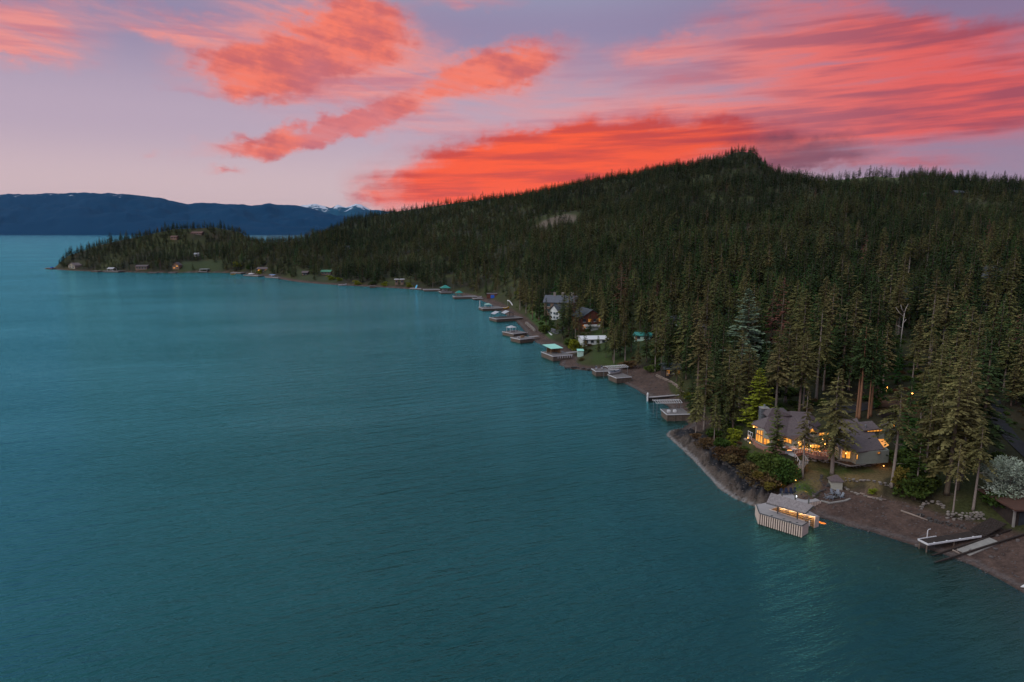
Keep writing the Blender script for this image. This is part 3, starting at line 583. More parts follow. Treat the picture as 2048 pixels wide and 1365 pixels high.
HAND = [('wide', 1664, 949, 737, 'tall broad fir with bare lower trunk on the lawn before the lit house', 1.0),
        ('sparse', 1605, 957, 775, 'thin sparse fir beside the lit stone steps below the house', .85),
        ('young', 1549, 915, 813, 'young bushy pine in front of the glass gable of the lit house', .95),
        ('bare', 1783, 976, 770, 'fir with long bare pale trunk at the right end of the lawn', 1.0),
        ('pine0', 1428, 887, 790, 'pale trunked pine leaning on the rocky point', .8),
        ('young', 1450, 882, 797, 'narrow pine beside the leaning pine on the rocky point', .55),
        ('wide', 1392, 866, 772, 'wide layered olive pine at the water end of the rocky point', .95),
        ('slim', 1812, 905, 757, 'bright green slim spruce right of the lit house', 1.25),
        ('larch', 1515, 853, 738, 'bright yellow-green tree left of the stone chimney', 1.15),
        ('birch', 1829, 1000, 868, 'slender leaning light green tree at the edge of the gravel beach', 1.2),
        ('bare', 1845, 985, 795, 'tall thin fir just right of the slim bright spruce', .75),
        ('fir1', 1857, 975, 790, 'dark trunked fir with green lower sprays behind the yellow shrub', .9),
        ('fir1', 1893, 990, 708, 'tallest olive fir of the clump above the white flowering tree', 1.2),
        ('bare', 1905, 1033, 880, 'pale straight trunked small fir on the stone wall above the beach', .7),
        ('bare', 1946, 1021, 840, 'grey trunked fir close to the white flowering tree', .9),
        ('pine2', 1922, 960, 725, 'tall pine standing between the two clump firs by the driveway', .9),
        ('fir0', 1955, 930, 662, 'broad fir beside the dark driveway', 1.25),
        ('pine1', 1920, 940, 740, 'forked pine crown behind the tallest clump fir', 1.0),
        ('pine2', 1873, 935, 770, 'leaning thin fir in the dark wood right of the house', .8),
        ('pine0', 1478, 822, 662, 'tall olive pine left of the bright yellow-green tree', 1.0),
        ('fir0', 1440, 800, 640, 'dark fir rising over the pebble bay', 1.0),
        ('pine1', 1395, 782, 640, 'grey-green pine with dark trunk at the head of the pebble bay', 1.1),
        ('pine2', 1606, 815, 665, 'pale straight trunked pine right behind the main roof', .9),
        ('sparse', 1632, 800, 610, 'high olive pine with long visible trunk behind the main roof', 1.0),
        ('pine0', 1570, 805, 640, 'tall olive pine with double top behind the bright yellow-green tree', 1.1),
        ('orange', 1713, 836, 660, 'orange barked pine lit from below behind the right roof', .8),
        ('orange', 1718, 838, 640, 'second orange barked pine lit from below behind the right roof', .85),
        ('orange', 1736, 838, 690, 'short orange barked pine behind the small shed roof', .8),
        ('orange', 1741, 833, 650, 'outermost orange barked pine behind the small shed roof', .8),
        ('slim', 1752, 815, 645, 'slim bright green cedar left of the forked dead snag', 1.15),
        ('blue', 1489, 740, 578, 'silvery blue-green spruce standing out of the dark wood', 1.5),
        ('rust', 1560, 715, 556, 'rust red dead conifer in the wood behind the blue-green spruce', 1.0),
        ('rust', 1541, 705, 585, 'brownish dying conifer beside the rust red one', 1.1),
        ('rust', 1240, 640, 525, 'reddish thin topped conifer above the white gabled house', 1.1),
        ('pine0', 1411, 690, 560, 'light olive pine between the two roofs in the wood', .9),
        ('fir1', 1320, 690, 590, 'rounded olive fir above the mint cabin', 1.1),
        ('pine2', 1228, 728, 655, 'leaning pine on the grass beside the white roofed house', .9),
        ('fir2', 1212, 716, 668, 'short fir in front of the white roofed house', .9),
        ('young', 1170, 708, 668, 'small dark fir behind the mint shed', 1.0),
        ('pine0', 1310, 745, 640, 'straight dark trunked pine on the grass bank by the pergola docks', .8),
        ('fir0', 1293, 725, 640, 'dark fir hiding one side of the mint cabin', .9),
        ('fir1', 1065, 640, 548, 'broad fir left of the dark roofed house', 1.0),
        ('pine0', 1040, 622, 555, 'tall thin fir by the yellow boat', .9),
        ('fir0', 1128, 660, 588, 'dark fir against the right half of the dark roofed house', 1.1), ('fir2', 1138, 668, 600, 'lower dark fir in front of the rust walled house', 1.1), ('pine1', 1158, 664, 596, 'thin pine before the left corner of the rust walled house', .9), ('fir1', 1206, 668, 592, 'olive fir at the right corner of the rust walled house', 1.1), ('fir2', 1092, 652, 596, 'dark fir at the left corner of the dark roofed house', 1.0), ('fir0', 1078, 642, 572, 'dark fir on the slope above the green shore lawn', 1.1), ('pine0', 1052, 628, 560, 'thin olive pine above the two grey boat covers', 1.0),
        ('fir1', 1222, 700, 632, 'olive fir right behind the broad white roof', 1.0), ('fir0', 1240, 712, 640, 'dark fir on the grass between the white roof and the mint cabin', 1.1), ('pine2', 1250, 722, 650, 'bare trunked pine on the grass left of the mint cabin', 1.0), ('fir2', 1262, 705, 632, 'dark fir touching the left end of the mint cabin', 1.0), ('fir1', 1276, 738, 682, 'short olive fir on the bank above the blue boat', 1.0), ('pine1', 1322, 742, 655, 'dark pine at the head of the pebble bay left of the lit dark house', 1.0), ('fir0', 1338, 730, 640, 'tall dark fir behind the lit dark house', 1.1), ('fir2', 1180, 668, 628, 'small dark fir between the balcony and the broad white roof', 1.0), ('young', 1196, 704, 672, 'young pine just below the broad white roof', 1.0), ('fir0', 1145, 690, 640, 'dark fir above the round bush of the upper bay', 1.0), ('fir1', 1115, 668, 640, 'small olive fir on the round terrace wall', 1.1),
        ('fir0', 1062, 616, 548, 'dark fir upslope of the two grey boat covers', 1.1), ('fir2', 1084, 620, 556, 'dark fir left of the rear house with chimneys', 1.1), ('pine0', 1072, 632, 566, 'bare trunked pine on the slope left of the rear house', 1.0), ('fir1', 1046, 606, 546, 'olive fir behind the white curving slide', 1.1), ('fir0', 1100, 660, 612, 'short dark fir before the white gable', .9), ('fir2', 1334, 758, 690, 'dark fir on the sea wall hiding the lit dark house', 1.1), ('fir1', 1353, 764, 690, 'olive fir right before the lit dark house', 1.0), ('fir0', 1372, 760, 670, 'dark fir right of the lit dark house', 1.1),
        ('pine0', 1408, 862, 700, 'tall olive pine between the lift frame dock and the point', 1.0), ('fir1', 1466, 862, 705, 'tall olive fir just left of the patio corner', 1.0), ('pine2', 1452, 850, 690, 'bare trunked pine behind the yellow-green patio bush', 1.0), ('fir0', 1422, 845, 705, 'dark fir in the middle of the wooded point', 1.1), ('fir2', 1438, 866, 730, 'lower dark fir of the wooded point', 1.1), ('pine1', 1492, 842, 690, 'dark pine against the left side of the yellow-green tree', 1.0), ('fir0', 1383, 832, 742, 'dark fir over the landward end of the lift frame dock', 1.1), ('fir1', 1360, 806, 742, 'olive fir at the root of the log pier', 1.0),
        ('rust', 1148, 655, 590, 'bare brown trees in front of the rust walled house', .9)]
for kind, x, y, yt, lb, w in HAND: tree_px(kind, x, y, yt, lb, wide=w*1.15)

def snag(px, py, ytop):
    p = onground(px, py); f = proj(p)[2]; H = (proj(p)[1]-ytop)*f/F
    root = thing('dead_tree', 'bare white forked snag standing out of the wood right of the house', 'tree', p); mb = MB()
    mb.tube([(0, 0, 0), (.2, 0, H*.5), (.5, 0, H*.86)], [.28, .2, .13], 7); mb.build('trunk', M_SNAG, root, True)
    for pts in ([(.5, 0, H*.86), (.9, 0, H*.93), (1.6, 0, H)], [(.5, 0, H*.86), (-.4, .2, H*.92), (-.9, .3, H*.99)], [(.45, 0, H*.80), (-1.2, 0, H*.86), (-2.6, .4, H*.95)], [(.4, 0, H*.7), (1.6, .3, H*.76)], [(.35, 0, H*.62), (-1.5, .3, H*.66)]):
        m2 = MB(); m2.tube(pts, [.14-.04*i for i in range(len(pts))], 5); m2.build('limb', M_SNAG, root, True)
    USED.append((p.x, p.y, 3))
snag(1796, 735, 608)

# keep-clear windows of the view: x0, y0, x1, y1, only for things nearer than Y
def Yof(px, py, z=3.): return at(px, py, z).y
CLEAR = [(1470, 590, 1510, 668, Yof(1489, 740, 8)), (1550, 560, 1570, 630, Yof(1560, 715)), (1785, 606, 1806, 650, Yof(1796, 735)), (1500, 815, 1640, 985, Yof(1560, 850)), (1500, 822, 1790, 985, Yof(1700, 860)), (1430, 880, 1640, 1040, 400), (1600, 940, 1830, 1100, 400), (1790, 1040, 2048, 1120, 400), (1965, 900, 2048, 1000, 160), (1990, 840, 2048, 920, 185), (1985, 1000, 2048, 1100, 200),
         (1310, 800, 1375, 850, 260), (1230, 735, 1370, 800, 280), (1164, 666, 1200, 684, Yof(1190, 690)), (1268, 667, 1296, 680, Yof(1285, 682)), (1090, 690, 1170, 740, 340), (1101, 598, 1112, 628, Yof(1115, 645)), (1174, 640, 1196, 655, Yof(1190, 655)), (1205, 712, 1245, 730, 330),
         (1058, 660, 1108, 672, Yof(1100, 668)), (880, 568, 1050, 690, Yof(1010, 640)), (785, 550, 812, 570, 760), (640, 537, 665, 550, 900), (378, 462, 405, 476, 1190), (338, 470, 358, 480, 1160), (130, 522, 152, 540, 1060), (265, 522, 298, 540, 1040), (340, 518, 362, 540, 1040), (1760, 768, 1780, 790, 240), (1815, 780, 1826, 795, 240)]
def scatter():
    sp = 6.6; xs = np.arange(-950, 1700, sp); ys = np.arange(95, 1640, sp); X, Y = np.meshgrid(xs, ys); X = X+RNG.uniform(-.48, .48, X.shape)*sp; Y = Y+RNG.uniform(-.48, .48, Y.shape)*sp
    A = X/Y; k = (A < 1.6) & (A > -.82); X = X[k]; Y = Y[k]
    Z, D, rk = terrain(X[None, :], Y[None, :]); Z = Z[0]; D = D[0]; rk = rk[0]; A = X/Y; px = pxcol(X, Y)
    yr = np.interp(A, R_A, R_Y); bw = np.interp(px, BW_X, BW_W); n2 = fbm(X/60, Y/60); n1 = fbm(X/16+5, Y/16)
    keep = (D > bw+3) & (Y < yr+22) & (rk < .4); u = RNG.random(X.shape)
    dens = .30+.70*sm(n2*.55+n1*.45, .36, .56); dens = np.where((Y < 330) & (px > 1790), dens*.85, dens); dens = np.where(px < 600, np.maximum(dens, .92), dens)
    for x0, x1, d0, d1, q in [(1058, 1105, 0, 26, .0), (1185, 1265, 0, 14, .1), (1185, 1265, 14, 42, .75), (375, 455, 0, 46, .15), (600, 680, 0, 30, .2), (1225, 1330, 0, 40, .8), (1070, 1320, 26, 130, .95)]:
        dens = np.where((px > x0) & (px < x1) & (D > d0) & (D < d1), q, dens)
    for pxc, pyc, Yd, rx, ry, q in [(1115, 452, 950, 32, 60, .06), (1735, 358, 1085, 75, 45, .08), (1560, 375, 1110, 60, 60, .35)]:
        p = atY(pxc, pyc, Yd); dens = np.where(np.hypot((X-p.x)/rx, (Y-p.y)/ry) < 1, q, dens)
    dens = np.where((px > 1585) & (px < 1770) & (Y > yr-90), .15, np.where((Y > yr-45) & (px > 600), .6, dens))
    keep &= u < dens
    for pl, z, w in PADS_XY: keep &= poly_sd(pl, X[None], Y[None])[0] > 2.5
    for pl in ROAD_XY: keep &= poly_sd(pl, X[None], Y[None])[0] > 2.0
    for x, y, r in USED+BUILT: keep &= np.hypot(X-x, Y-y) > r
    X, Y, Z, D = (a[keep] for a in (X, Y, Z, D)); n = len(X)
    H = RNG.uniform(12.5, 26.5, n)*(.80+.40*fbm(X/40+3, Y/40)); H = np.where(RNG.random(n) < .12, H*.6, H); H *= 1-.30*sm(Y, 330, 650); H = np.where(Y > np.interp(X/Y, R_A, R_Y)-120, np.where(RNG.random(n) < .10, RNG.uniform(13, 17, n), RNG.uniform(5.5, 12, n)), H); pc = pxcol(X, Y); H = np.where((pc > 1585) & (pc < 1770) & (Y > np.interp(X/Y, R_A, R_Y)-90), RNG.uniform(10, 18, n), H); H = np.where((pc > 500) & (pc < 630) & (Y > 1080), np.minimum(H, 12), H); H *= .72+.56*fbm(X/75+8, Y/75)
    def pj(z):
        vz = z-CAMZ; f = Y*CP-vz*SP; return 1024+F*X/f, 682.5-F*(Y*SP+vz*CP)/f, f
    bx, by, f = pj(Z); tx, ty, _ = pj(Z+H); hw = .14*H*F/f; ok = np.ones(n, bool)
    for x0, y0, x1, y1, Yl in CLEAR:
        ok &= ~((Y < Yl) & (bx+hw > x0) & (bx-hw < x1) & (by-.28*(by-ty) > y0) & (ty < y1))
    X, Y, Z, H, bx, by, ty, hw, f = (a[ok] for a in (X, Y, Z, H, bx, by, ty, hw, f)); n = len(X)
    # who shows largest: paint tree outlines front to back
    buf = np.zeros((342, 512), bool); vis = np.zeros(n)
    for i in np.argsort(f):
        y0, y1 = ty[i]/4, by[i]/4; x0, x1 = (bx[i]-hw[i])/4, (bx[i]+hw[i])/4
        if x1 < 0 or x0 >= 511 or y1 < 0 or y0 >= 341: continue
        a, b, c, d = int(max(0, y0)), int(min(341, y1)), int(max(0, x0)), int(min(511, x1))
        sub = buf[a:b+1, c:d+1]; vis[i] = (~sub).sum(); sub[:] = True
    return X, Y, Z, H, vis, bx, by
ROAD_XY = []; BUILT = []

# ------------------------------------------------------------------ driveway and road behind the trees
def ribbon(name, pts, width, material, lift=.05):
    P = [Vector(p) for p in pts]; Q = []
    for a, b in zip(P[:-1], P[1:]):
        for k in range(8): Q.append(a.lerp(b, k/8))
    Q.append(P[-1]); V = []; Fc = []
    XYp = []
    for i, p in enumerate(Q):
        d = (Q[min(i+1, len(Q)-1)]-Q[max(i-1, 0)]); nrm = Vector((-d.y, d.x, 0)).normalized()
        for s in (-1, -.5, 0, .5, 1):
            q = p+nrm*s*width/2; V.append((q.x, q.y, ground_z(q.x, q.y)+lift+.05*(1-abs(s))))
    for i in range(len(Q)-1):
        for j in range(4): a = i*5+j; Fc.append((a, a+1, a+6, a+5))
    mb = MB(); mb.add(V, Fc); o = mb.build(name, material); tag(o, kind='structure')
    for i in range(0, len(Q), 4): BUILT.append((Q[i].x, Q[i].y, width*.5+2.0))
ribbon('driveway', [onground(2140, 960), onground(2062, 915), onground(2025, 880), onground(2000, 850), onground(1992, 822), onground(1985, 800)], 3.6, M_ASPH, .25)
ribbon('driveway', [onground(1670, 822), onground(1700, 818), onground(1745, 812), onground(1800, 806)], 6.0, M_ASPH, .25)

# ------------------------------------------------------------------ the lit lakeside house
FZ = 6.6
def Z3(x, y, z): return at(1490+x/10.5, 800+y/10.5, z)
def Z4(x, y, z): return at(1640+x/9.753, 800+y/9.753, z)
house_o = Z3(800, 900, 6.3)
house = thing('lakeside_house', 'large lit house with brown shingle roofs and glowing windows above the rocky shore', 'house', house_o)
def hpart(mb, name, m, parent=None, root=None):
    o = mb.build(name, m); r = root or house; o.data.transform(Matrix.Translation(-r.location)); o.parent = parent or r; return o
def roof(P, faces, t=.28, m=M_SHINGLE, name='roof'):
    mb = MB(); mb.slab(P, faces, t); return hpart(mb, name, m)
# great room: tall glass prow on the left, long main slope
GR = [Z3(135, 495, 11.0), Z3(385, 602, 11.0), Z3(515, 785, 9.2), Z3(865, 752, 9.2), Z3(1180, 690, 9.7), Z3(1600, 525, 9.7), Z3(1375, 262, 13.0), Z3(960, 235, 13.6), Z3(495, 352, 13.4), Z3(330, 400, 11.0), Z3(1330, 640, 10.4)]
main_roof = roof(GR, [(0, 1, 8, 9), (1, 2, 8), (2, 3, 8), (3, 7, 8), (3, 4, 7), (4, 10, 6, 7), (10, 5, 6)], .3)
back = [GR[8], GR[7], GR[6], GR[7]+Vector((3, 9, -4)), GR[6]+Vector((4, 8, -4)), GR[8]+Vector((-1, 8, -3.5))]
roof(back, [(0, 1, 3, 5), (1, 2, 4, 3)], .25)
hat = [Z3(590, 165, 15.2), Z3(470, 352, 13.3), Z3(760, 345, 13.0), Z3(985, 325, 13.0), Z3(800, 170, 13.2)]
roof([hat[0], hat[1], hat[2], hat[3], hat[4], hat[1]+Vector((1, 7, -.5))], [(0, 1, 2), (0, 2, 3), (0, 3, 4), (0, 4, 5), (0, 5, 1)], .2)
roof([Z3(855, 757, 9.25), Z3(1012, 828, 8.9), Z3(1192, 738, 10.5), Z3(1250, 640, 10.5)], [(0, 1, 2, 3)], .22)
roof([Z3(1192, 738, 10.5), Z3(1398, 905, 8.9), Z3(1490, 850, 8.9), Z3(1330, 640, 10.6), Z3(1250, 640, 10.5)], [(0, 1, 2, 3), (0, 3, 4)], .22)
# dormer gable glowing above the porch
roof([Z3(1310, 655, 10.6), Z3(1412, 588, 11.9), Z3(1430, 540, 11.9), Z3(1330, 600, 10.6)], [(0, 1, 2, 3)], .15); roof([Z3(1412, 588, 11.9), Z3(1530, 710, 10.3), Z3(1560, 640, 10.3), Z3(1430, 540, 11.9)], [(0, 1, 2, 3)], .15)
# right wing
E = [Z4(290, 505, 11.4), Z4(395, 372, 13.0), Z4(718, 350, 13.0), Z4(835, 605, 10.9), Z4(1062, 640, 10.6), Z4(530, 690, 10.7), Z4(250, 640, 10.2)]
roof(E, [(0, 5, 6), (0, 3, 5), (0, 1, 2, 3), (3, 4, 5)], .28)
G = [Z4(724, 437, 12.6), Z4(1012, 408, 12.8), Z4(1170, 562, 11.5), Z4(850, 597, 11.3)]
roof(G, [(0, 3, 2, 1)], .32)
Fh = [Z4(530, 688, 10.9), Z4(1062, 645, 10.9), Z4(300, 880, 9.0), Z4(438, 945, 9.0), Z4(702, 1026, 9.0), Z4(1245, 962, 9.0), Z4(1130, 760, 10.2)]
roof(Fh, [(0, 2, 3), (0, 3, 4), (0, 4, 5, 1), (1, 5, 6)], .28)
roof([Z4(1180, 460, 11.2), Z4(1340, 425, 12.4), Z4(1445, 505, 11.0), Z4(1290, 545, 10.8)], [(0, 3, 2, 1)], .3)
roof([Z4(1120, 285, 11.5), Z4(1180, 240, 12.6), Z4(1480, 240, 12.6), Z4(1500, 320, 10.8), Z4(1220, 340, 10.8)], [(0, 4, 1), (1, 4, 3, 2)], .3)
# walls: vertical faces between floor points
def wall(pts, ztop, name='wall', m=M_SIDING, z0=FZ-.5, th=.22):
    mb = MB()
    for (a, b), (ha, hb) in zip(zip(pts[:-1], pts[1:]), zip(ztop[:-1], ztop[1:])):
        a = Vector(a); b = Vector(b); d = Vector((b.x-a.x, b.y-a.y, 0)).normalized(); n = Vector((-d.y, d.x, 0)); n = n if n.y > 0 else -n; n *= th
        P = [(a.x, a.y, z0), (b.x, b.y, z0), (b.x, b.y, hb), (a.x, a.y, ha)]; P += [(p[0]+n.x, p[1]+n.y, p[2]) for p in P]
        mb.add(P, [(0, 1, 2, 3), (7, 6, 5, 4), (0, 4, 5, 1), (1, 5, 6, 2), (2, 6, 7, 3), (3, 7, 4, 0)])
    return hpart(mb, name, m)
w0, w1, w2, w3, w4 = Z3(228, 884, FZ), Z3(376, 968, FZ), Z3(548, 992, FZ), Z3(842, 942, FZ), Z3(985, 992, FZ)
wall([w0, w1], [10.8, 10.8]); wall([w1, w2, w3, w4], [10.8, 8.9, 8.9, 8.8])
p0, p1, p2 = Z3(985, 992, FZ), Z3(1165, 1040, FZ), Z3(1345, 1086, FZ)
wall([p0, p1, p2], [8.75, 10.3, 8.75]); wall([p2+Vector((.1, .3, 0)), Z3(1372, 1100, FZ), Z3(1572, 1096, FZ), Z3(1750, 1000, FZ), Z4(300, 1040, FZ)], [8.75, 8.75, 8.75, 8.8, 8.9])
q = [Z4(372, 1128, FZ), Z4(600, 1152, FZ), Z4(702, 1202, FZ), Z4(1092, 1180, FZ), Z4(1335, 1160, FZ)]
wall(q, [8.85]*5, z0=FZ-.8); wall([Z4(300, 1040, FZ), q[0]], [8.85, 8.85]); wall([q[4], q[4]+Vector((1.5, 10, 0))], [8.85, 8.85])
wall([Z4(850, 790, 8.4), Z4(1250, 770, 8.4)], [11.1, 11.1], z0=8.4); wall([Z4(1060, 800, 8.2), Z4(1300, 770, 8.2)], [10.6, 10.6], z0=7.0, m=M_TRIM)
wall([w0, Z3(330, 800, FZ)], [10.6, 10.6])
wall([Z3(1340, 850, 8.8), Z3(1560, 820, 8.8)], [10.0, 10.0], z0=8.0); wall([Z4(1300, 700, 7.5), Z4(1480, 660, 7.5)], [10.6, 10.6], z0=5.5)
# lit windows with frames and mullions
def window(a, b, z0, z1a, z1b=None, nx=2, nz=1, m=M_WIN, off=.12, fw=.09):
    z1b = z1a if z1b is None else z1b
    a = Vector((a.x, a.y, 0)); b = Vector((b.x, b.y, 0)); d = (b-a).normalized(); n = Vector((d.y, -d.x, 0)); n = n if n.y < 0 else -n
    a += n*off; b += n*off; mb = MB()
    P = [(a.x, a.y, z0), (b.x, b.y, z0), (b.x, b.y, z1b), (a.x, a.y, z1a)]; P += [(p[0]-n.x*.08, p[1]-n.y*.08, p[2]) for p in P]
    mb.add(P, [(0, 1, 2, 3), (7, 6, 5, 4), (0, 4, 5, 1), (1, 5, 6, 2), (2, 6, 7, 3), (3, 7, 4, 0)]); w = hpart(mb, 'window', m)
    fb = MB(); o = n*.05; top = lambda t: z1a+(z1b-z1a)*t
    for i in range(nx+1):
        t = i/nx; p = a.lerp(b, t)+o; fb.beam(p+Vector((0, 0, z0-.05)), p+Vector((0, 0, top(t)+.05)), fw, fw)
    for j in range(nz+1):
        s = j/nz; fb.beam(a+o*1.1+Vector((0, 0, z0+(z1a-z0)*s)), b+o*1.1+Vector((0, 0, z0+(z1b-z0)*s)), fw*.9, fw*.9)
    hpart(fb, 'frame', M_TRIM, w).matrix_parent_inverse = Matrix.Identity(4)
    return w
L_ = lambda a, b, t: a.lerp(b, t)
window(L_(w0, w1, .04), L_(w0, w1, .96), FZ+.5, 9.0, nx=3); window(L_(w0, w1, .12), L_(w0, w1, .92), 9.15, 9.9, 10.5, nx=3); window(L_(w1, w2, .06), L_(w1, w2, .8), FZ+.5, 8.7, 8.5, nx=2)
window(L_(w2, w3, .35), L_(w2, w3, .55), FZ+.4, 8.3, nx=1, m=M_WINDIM); window(L_(w2, w3, .88), L_(w2, w3, .99), FZ+.8, 8.4, nx=1); window(L_(w3, w4, .1), L_(w3, w4, .95), FZ+.8, 8.5, nx=2)
window(L_(p1, p2, -.22), L_(p1, p2, .12), FZ+.1, 8.7, nx=1); window(L_(p1, p2, .25), L_(p1, p2, .95), FZ+.1, 8.6, nx=3)
r0, r1 = Z3(1375, 1100, FZ), Z3(1568, 1096, FZ); window(L_(r0, r1, .02), L_(r0, r1, .97), FZ+.1, 8.6, nx=3)
window(Z3(1590, 1060, FZ), Z3(1680, 1020, FZ), FZ+.5, 7.9, nx=1, m=M_WINDIM)
window(Z3(1540, 870, 8.2), Z3(1750, 850, 8.2), 9.6, 10.4, nx=4); window(Z3(1600, 950, 7), Z3(1780, 930, 7), 8.0, 9.2, nx=3, m=M_WINDIM)
window(Z3(1325, 700, 10.0), Z3(1410, 660, 10.0), 10.0, 10.5, 11.4, nx=1, m=M_GLOWSOFFIT, off=.3); window(Z3(1415, 660, 10.0), Z3(1510, 730, 9.8), 10.2, 11.4, 10.2, nx=2, m=M_GLOWSOFFIT, off=.3)
window(L_(q[0], q[1], .10), L_(q[0], q[1], .50), FZ+.1, 8.5, nx=1, m=M_WINDIM); window(L_(q[0], q[1], .56), L_(q[0], q[1], .94), FZ+.05, 8.6, nx=1); window(L_(q[1], q[2], .9), L_(q[2], q[3], .07), FZ+.5, 8.3, nx=1)
window(L_(q[3], q[4], .04), L_(q[3], q[4], .25), 8.2, 8.7, nx=1, m=M_WINDIM); window(Z4(885, 785, 8.4), Z4(1200, 772, 8.4), 10.55, 11.0, nx=5, m=M_WIN)
window(Z4(1350, 690, 7.5), Z4(1430, 675, 7.5), 9.6, 10.4, nx=1)
mb = MB(); mb.slab([Z4(1138, 768, 9.7), Z4(1240, 765, 9.4), Z4(1345, 880, 8.9), Z4(1250, 930, 8.8)], [(0, 3, 2, 1)], .08); hpart(mb, 'soffit', M_GLOWSOFFIT)
mb = MB(); mb.slab([Z3(150, 525, 10.6), Z3(255, 590, 10.6), Z3(270, 570, 10.6), Z3(180, 505, 10.6)], [(0, 1, 2, 3)], .06); hpart(mb, 'soffit', M_GLOWSOFFIT)
# chimney of dark stone, flue pipes
cpos = Z3(392, 400, 11.0); mb = MB(); ch_w = 1.9
for j in range(12):
    for i in range(4):
        for (sx, sy) in ((0, -1), (-1, 0), (1, 0)):
            u = -ch_w/2+(i+.5+(.25 if j % 2 else -.1))*ch_w/4; pr = random.uniform(0, .06)
            c = (cpos.x+u, cpos.y-ch_w/2-pr, cpos.z-1.0+j*.33) if sy else (cpos.x+sx*(ch_w/2+pr), cpos.y+u, cpos.z-1.0+j*.33)
            mb.box(c, (.44, .16, .29) if sy else (.16, .44, .29))
mb.box((cpos.x, cpos.y, cpos.z+.8), (ch_w-.1, ch_w-.1, 4.2)); chim = hpart(mb, 'chimney', M_CHIM)
mb = MB(); mb.box((cpos.x, cpos.y, cpos.z+3.02), (ch_w+.35, ch_w+.35, .2)); hpart(mb, 'cap', M_CONC, chim)
mb = MB(); mb.tube([(cpos.x, cpos.y, cpos.z+3.1), (cpos.x, cpos.y, cpos.z+3.7)], [.2, .2], 8); mb.tube([(cpos.x, cpos.y, cpos.z+3.7), (cpos.x, cpos.y, cpos.z+3.85)], [.32, .3], 8); hpart(mb, 'flue', M_METAL, chim)
fl = Z4(885, 605, 10.9); mb = MB(); mb.tube([fl, fl+Vector((0, 0, 1.4))], [.14, .14], 8); mb.tube([fl+Vector((0, 0, 1.35)), fl+Vector((0, 0, 1.6))], [.26, .22], 8); hpart(mb, 'flue', M_METAL)
# porch post, wall lamps
mb = MB(); pp = Z4(385, 1135, FZ); mb.box((pp.x, pp.y-.6, FZ+1.1), (.25, .25, 2.4)); hpart(mb, 'porch_post', M_WHITE)
def glow(p, energy, r=.12, colr=(1, .44, .12), parent=None, root=None):
    ld = bpy.data.lights.new('lamp_light', 'POINT'); ld.energy = energy*1.3; ld.color = colr; ld.shadow_soft_size = .3; o = bpy.data.objects.new('lamp_light', ld); COL.objects.link(o)
    o.parent = root; o.location = Vector(p)-(root.location if root else Vector()); return o
def ball(mb, c, r, n=8, mi=0, sz=1.0):
    mb.tube([(c[0], c[1], c[2]+r*sz*math.sin(t)) for t in (-1.4, -.8, 0, .8, 1.4)], [r*math.cos(t) for t in (-1.4, -.8, 0, .8, 1.4)], n, mi); return mb
for p, e in [(Z3(1100, 1045, FZ)+Vector((0, -.4, 1.9)), 60), (Z3(1350, 1098, FZ)+Vector((0, -.4, 1.7)), 60), (Z3(200, 840, FZ)+Vector((-.6, -.5, 3.6)), 60), (Z3(1650, 1040, FZ)+Vector((0, -.5, 1.5)), 50), (Z4(470, 1180, FZ)+Vector((0, -.6, 1.9)), 50), (Z4(1290, 900, 8.3), 40), (Z3(1600, 930, 8)+Vector((0, -.6, 1.4)), 40)]:
    mb = MB(); ball(mb, p, .16); hpart(mb, 'wall_lamp', M_BULB); glow(p+Vector((0, -.25, 0)), e, root=house)
# patio and lower deck
patio_xy = [(85, 760), (235, 985), (560, 1105), (760, 1130), (1040, 1140), (1235, 1100), (1500, 1180), (1790, 1200), (1760, 980), (1000, 950), (840, 900), (540, 940), (228, 840)]
patio = thing('patio', 'red brown brick patio wrapping the lake side of the lit house', 'patio', Z3(700, 1080, 6.3))
mb = MB(); mb.slab([Z3(x, y, FZ-.05) for x, y in patio_xy], [tuple(range(len(patio_xy)))], .8); hpart(mb, 'paving', M_BRICK, root=patio)
mb = MB()
rail = [Z3(1040, 1135, FZ), Z3(1240, 1095, FZ), Z3(1490, 1172, FZ), Z3(1785, 1195, FZ), Z4(300, 1110, FZ)]
for a, b in zip(rail[:-1], rail[1:]):
    mb.beam(a+Vector((0, 0, .95)), b+Vector((0, 0, .95)), .12, .10)
    for k in range(5): p = a.lerp(b, k/4); mb.beam(p, p+Vector((0, 0, .95)), .08)
hpart(mb, 'railing', M_PALE, root=patio)
ld = thing('lower_deck', 'low wooden deck edged in white below the right wing windows', 'deck', Z4(500, 1220, 5.6)); dp = [Z4(265, 1195, 5.9), Z4(600, 1285, 5.9), Z4(900, 1250, 5.9), Z4(860, 1175, 5.9), Z4(380, 1150, 5.9)]
mb = MB(); mb.slab(dp, [(0, 1, 2, 3, 4)], .18); hpart(mb, 'planking', M_DARKWOOD, root=ld)
mb = MB(); mb.beam(dp[0]-Vector((0, 0, .1)), dp[1]-Vector((0, 0, .1)), .12, .24); mb.beam(dp[1]-Vector((0, 0, .1)), dp[2]-Vector((0, 0, .1)), .12, .24); hpart(mb, 'fascia', M_CONC, root=ld)
mb = MB()
for a, b in ((Z4(500, 1165, 6.2), Z4(860, 1165, 6.2)), (Z4(860, 1165, 6.2), Z4(990, 1190, 6.2))):
    mb.beam(a+Vector((0, 0, .6)), b+Vector((0, 0, .6)), .07)
    for k in range(4): p = a.lerp(b, k/3); mb.beam(p-Vector((0, 0, .3)), p+Vector((0, 0, .6)), .06)
hpart(mb, 'railing', M_METAL, root=ld)
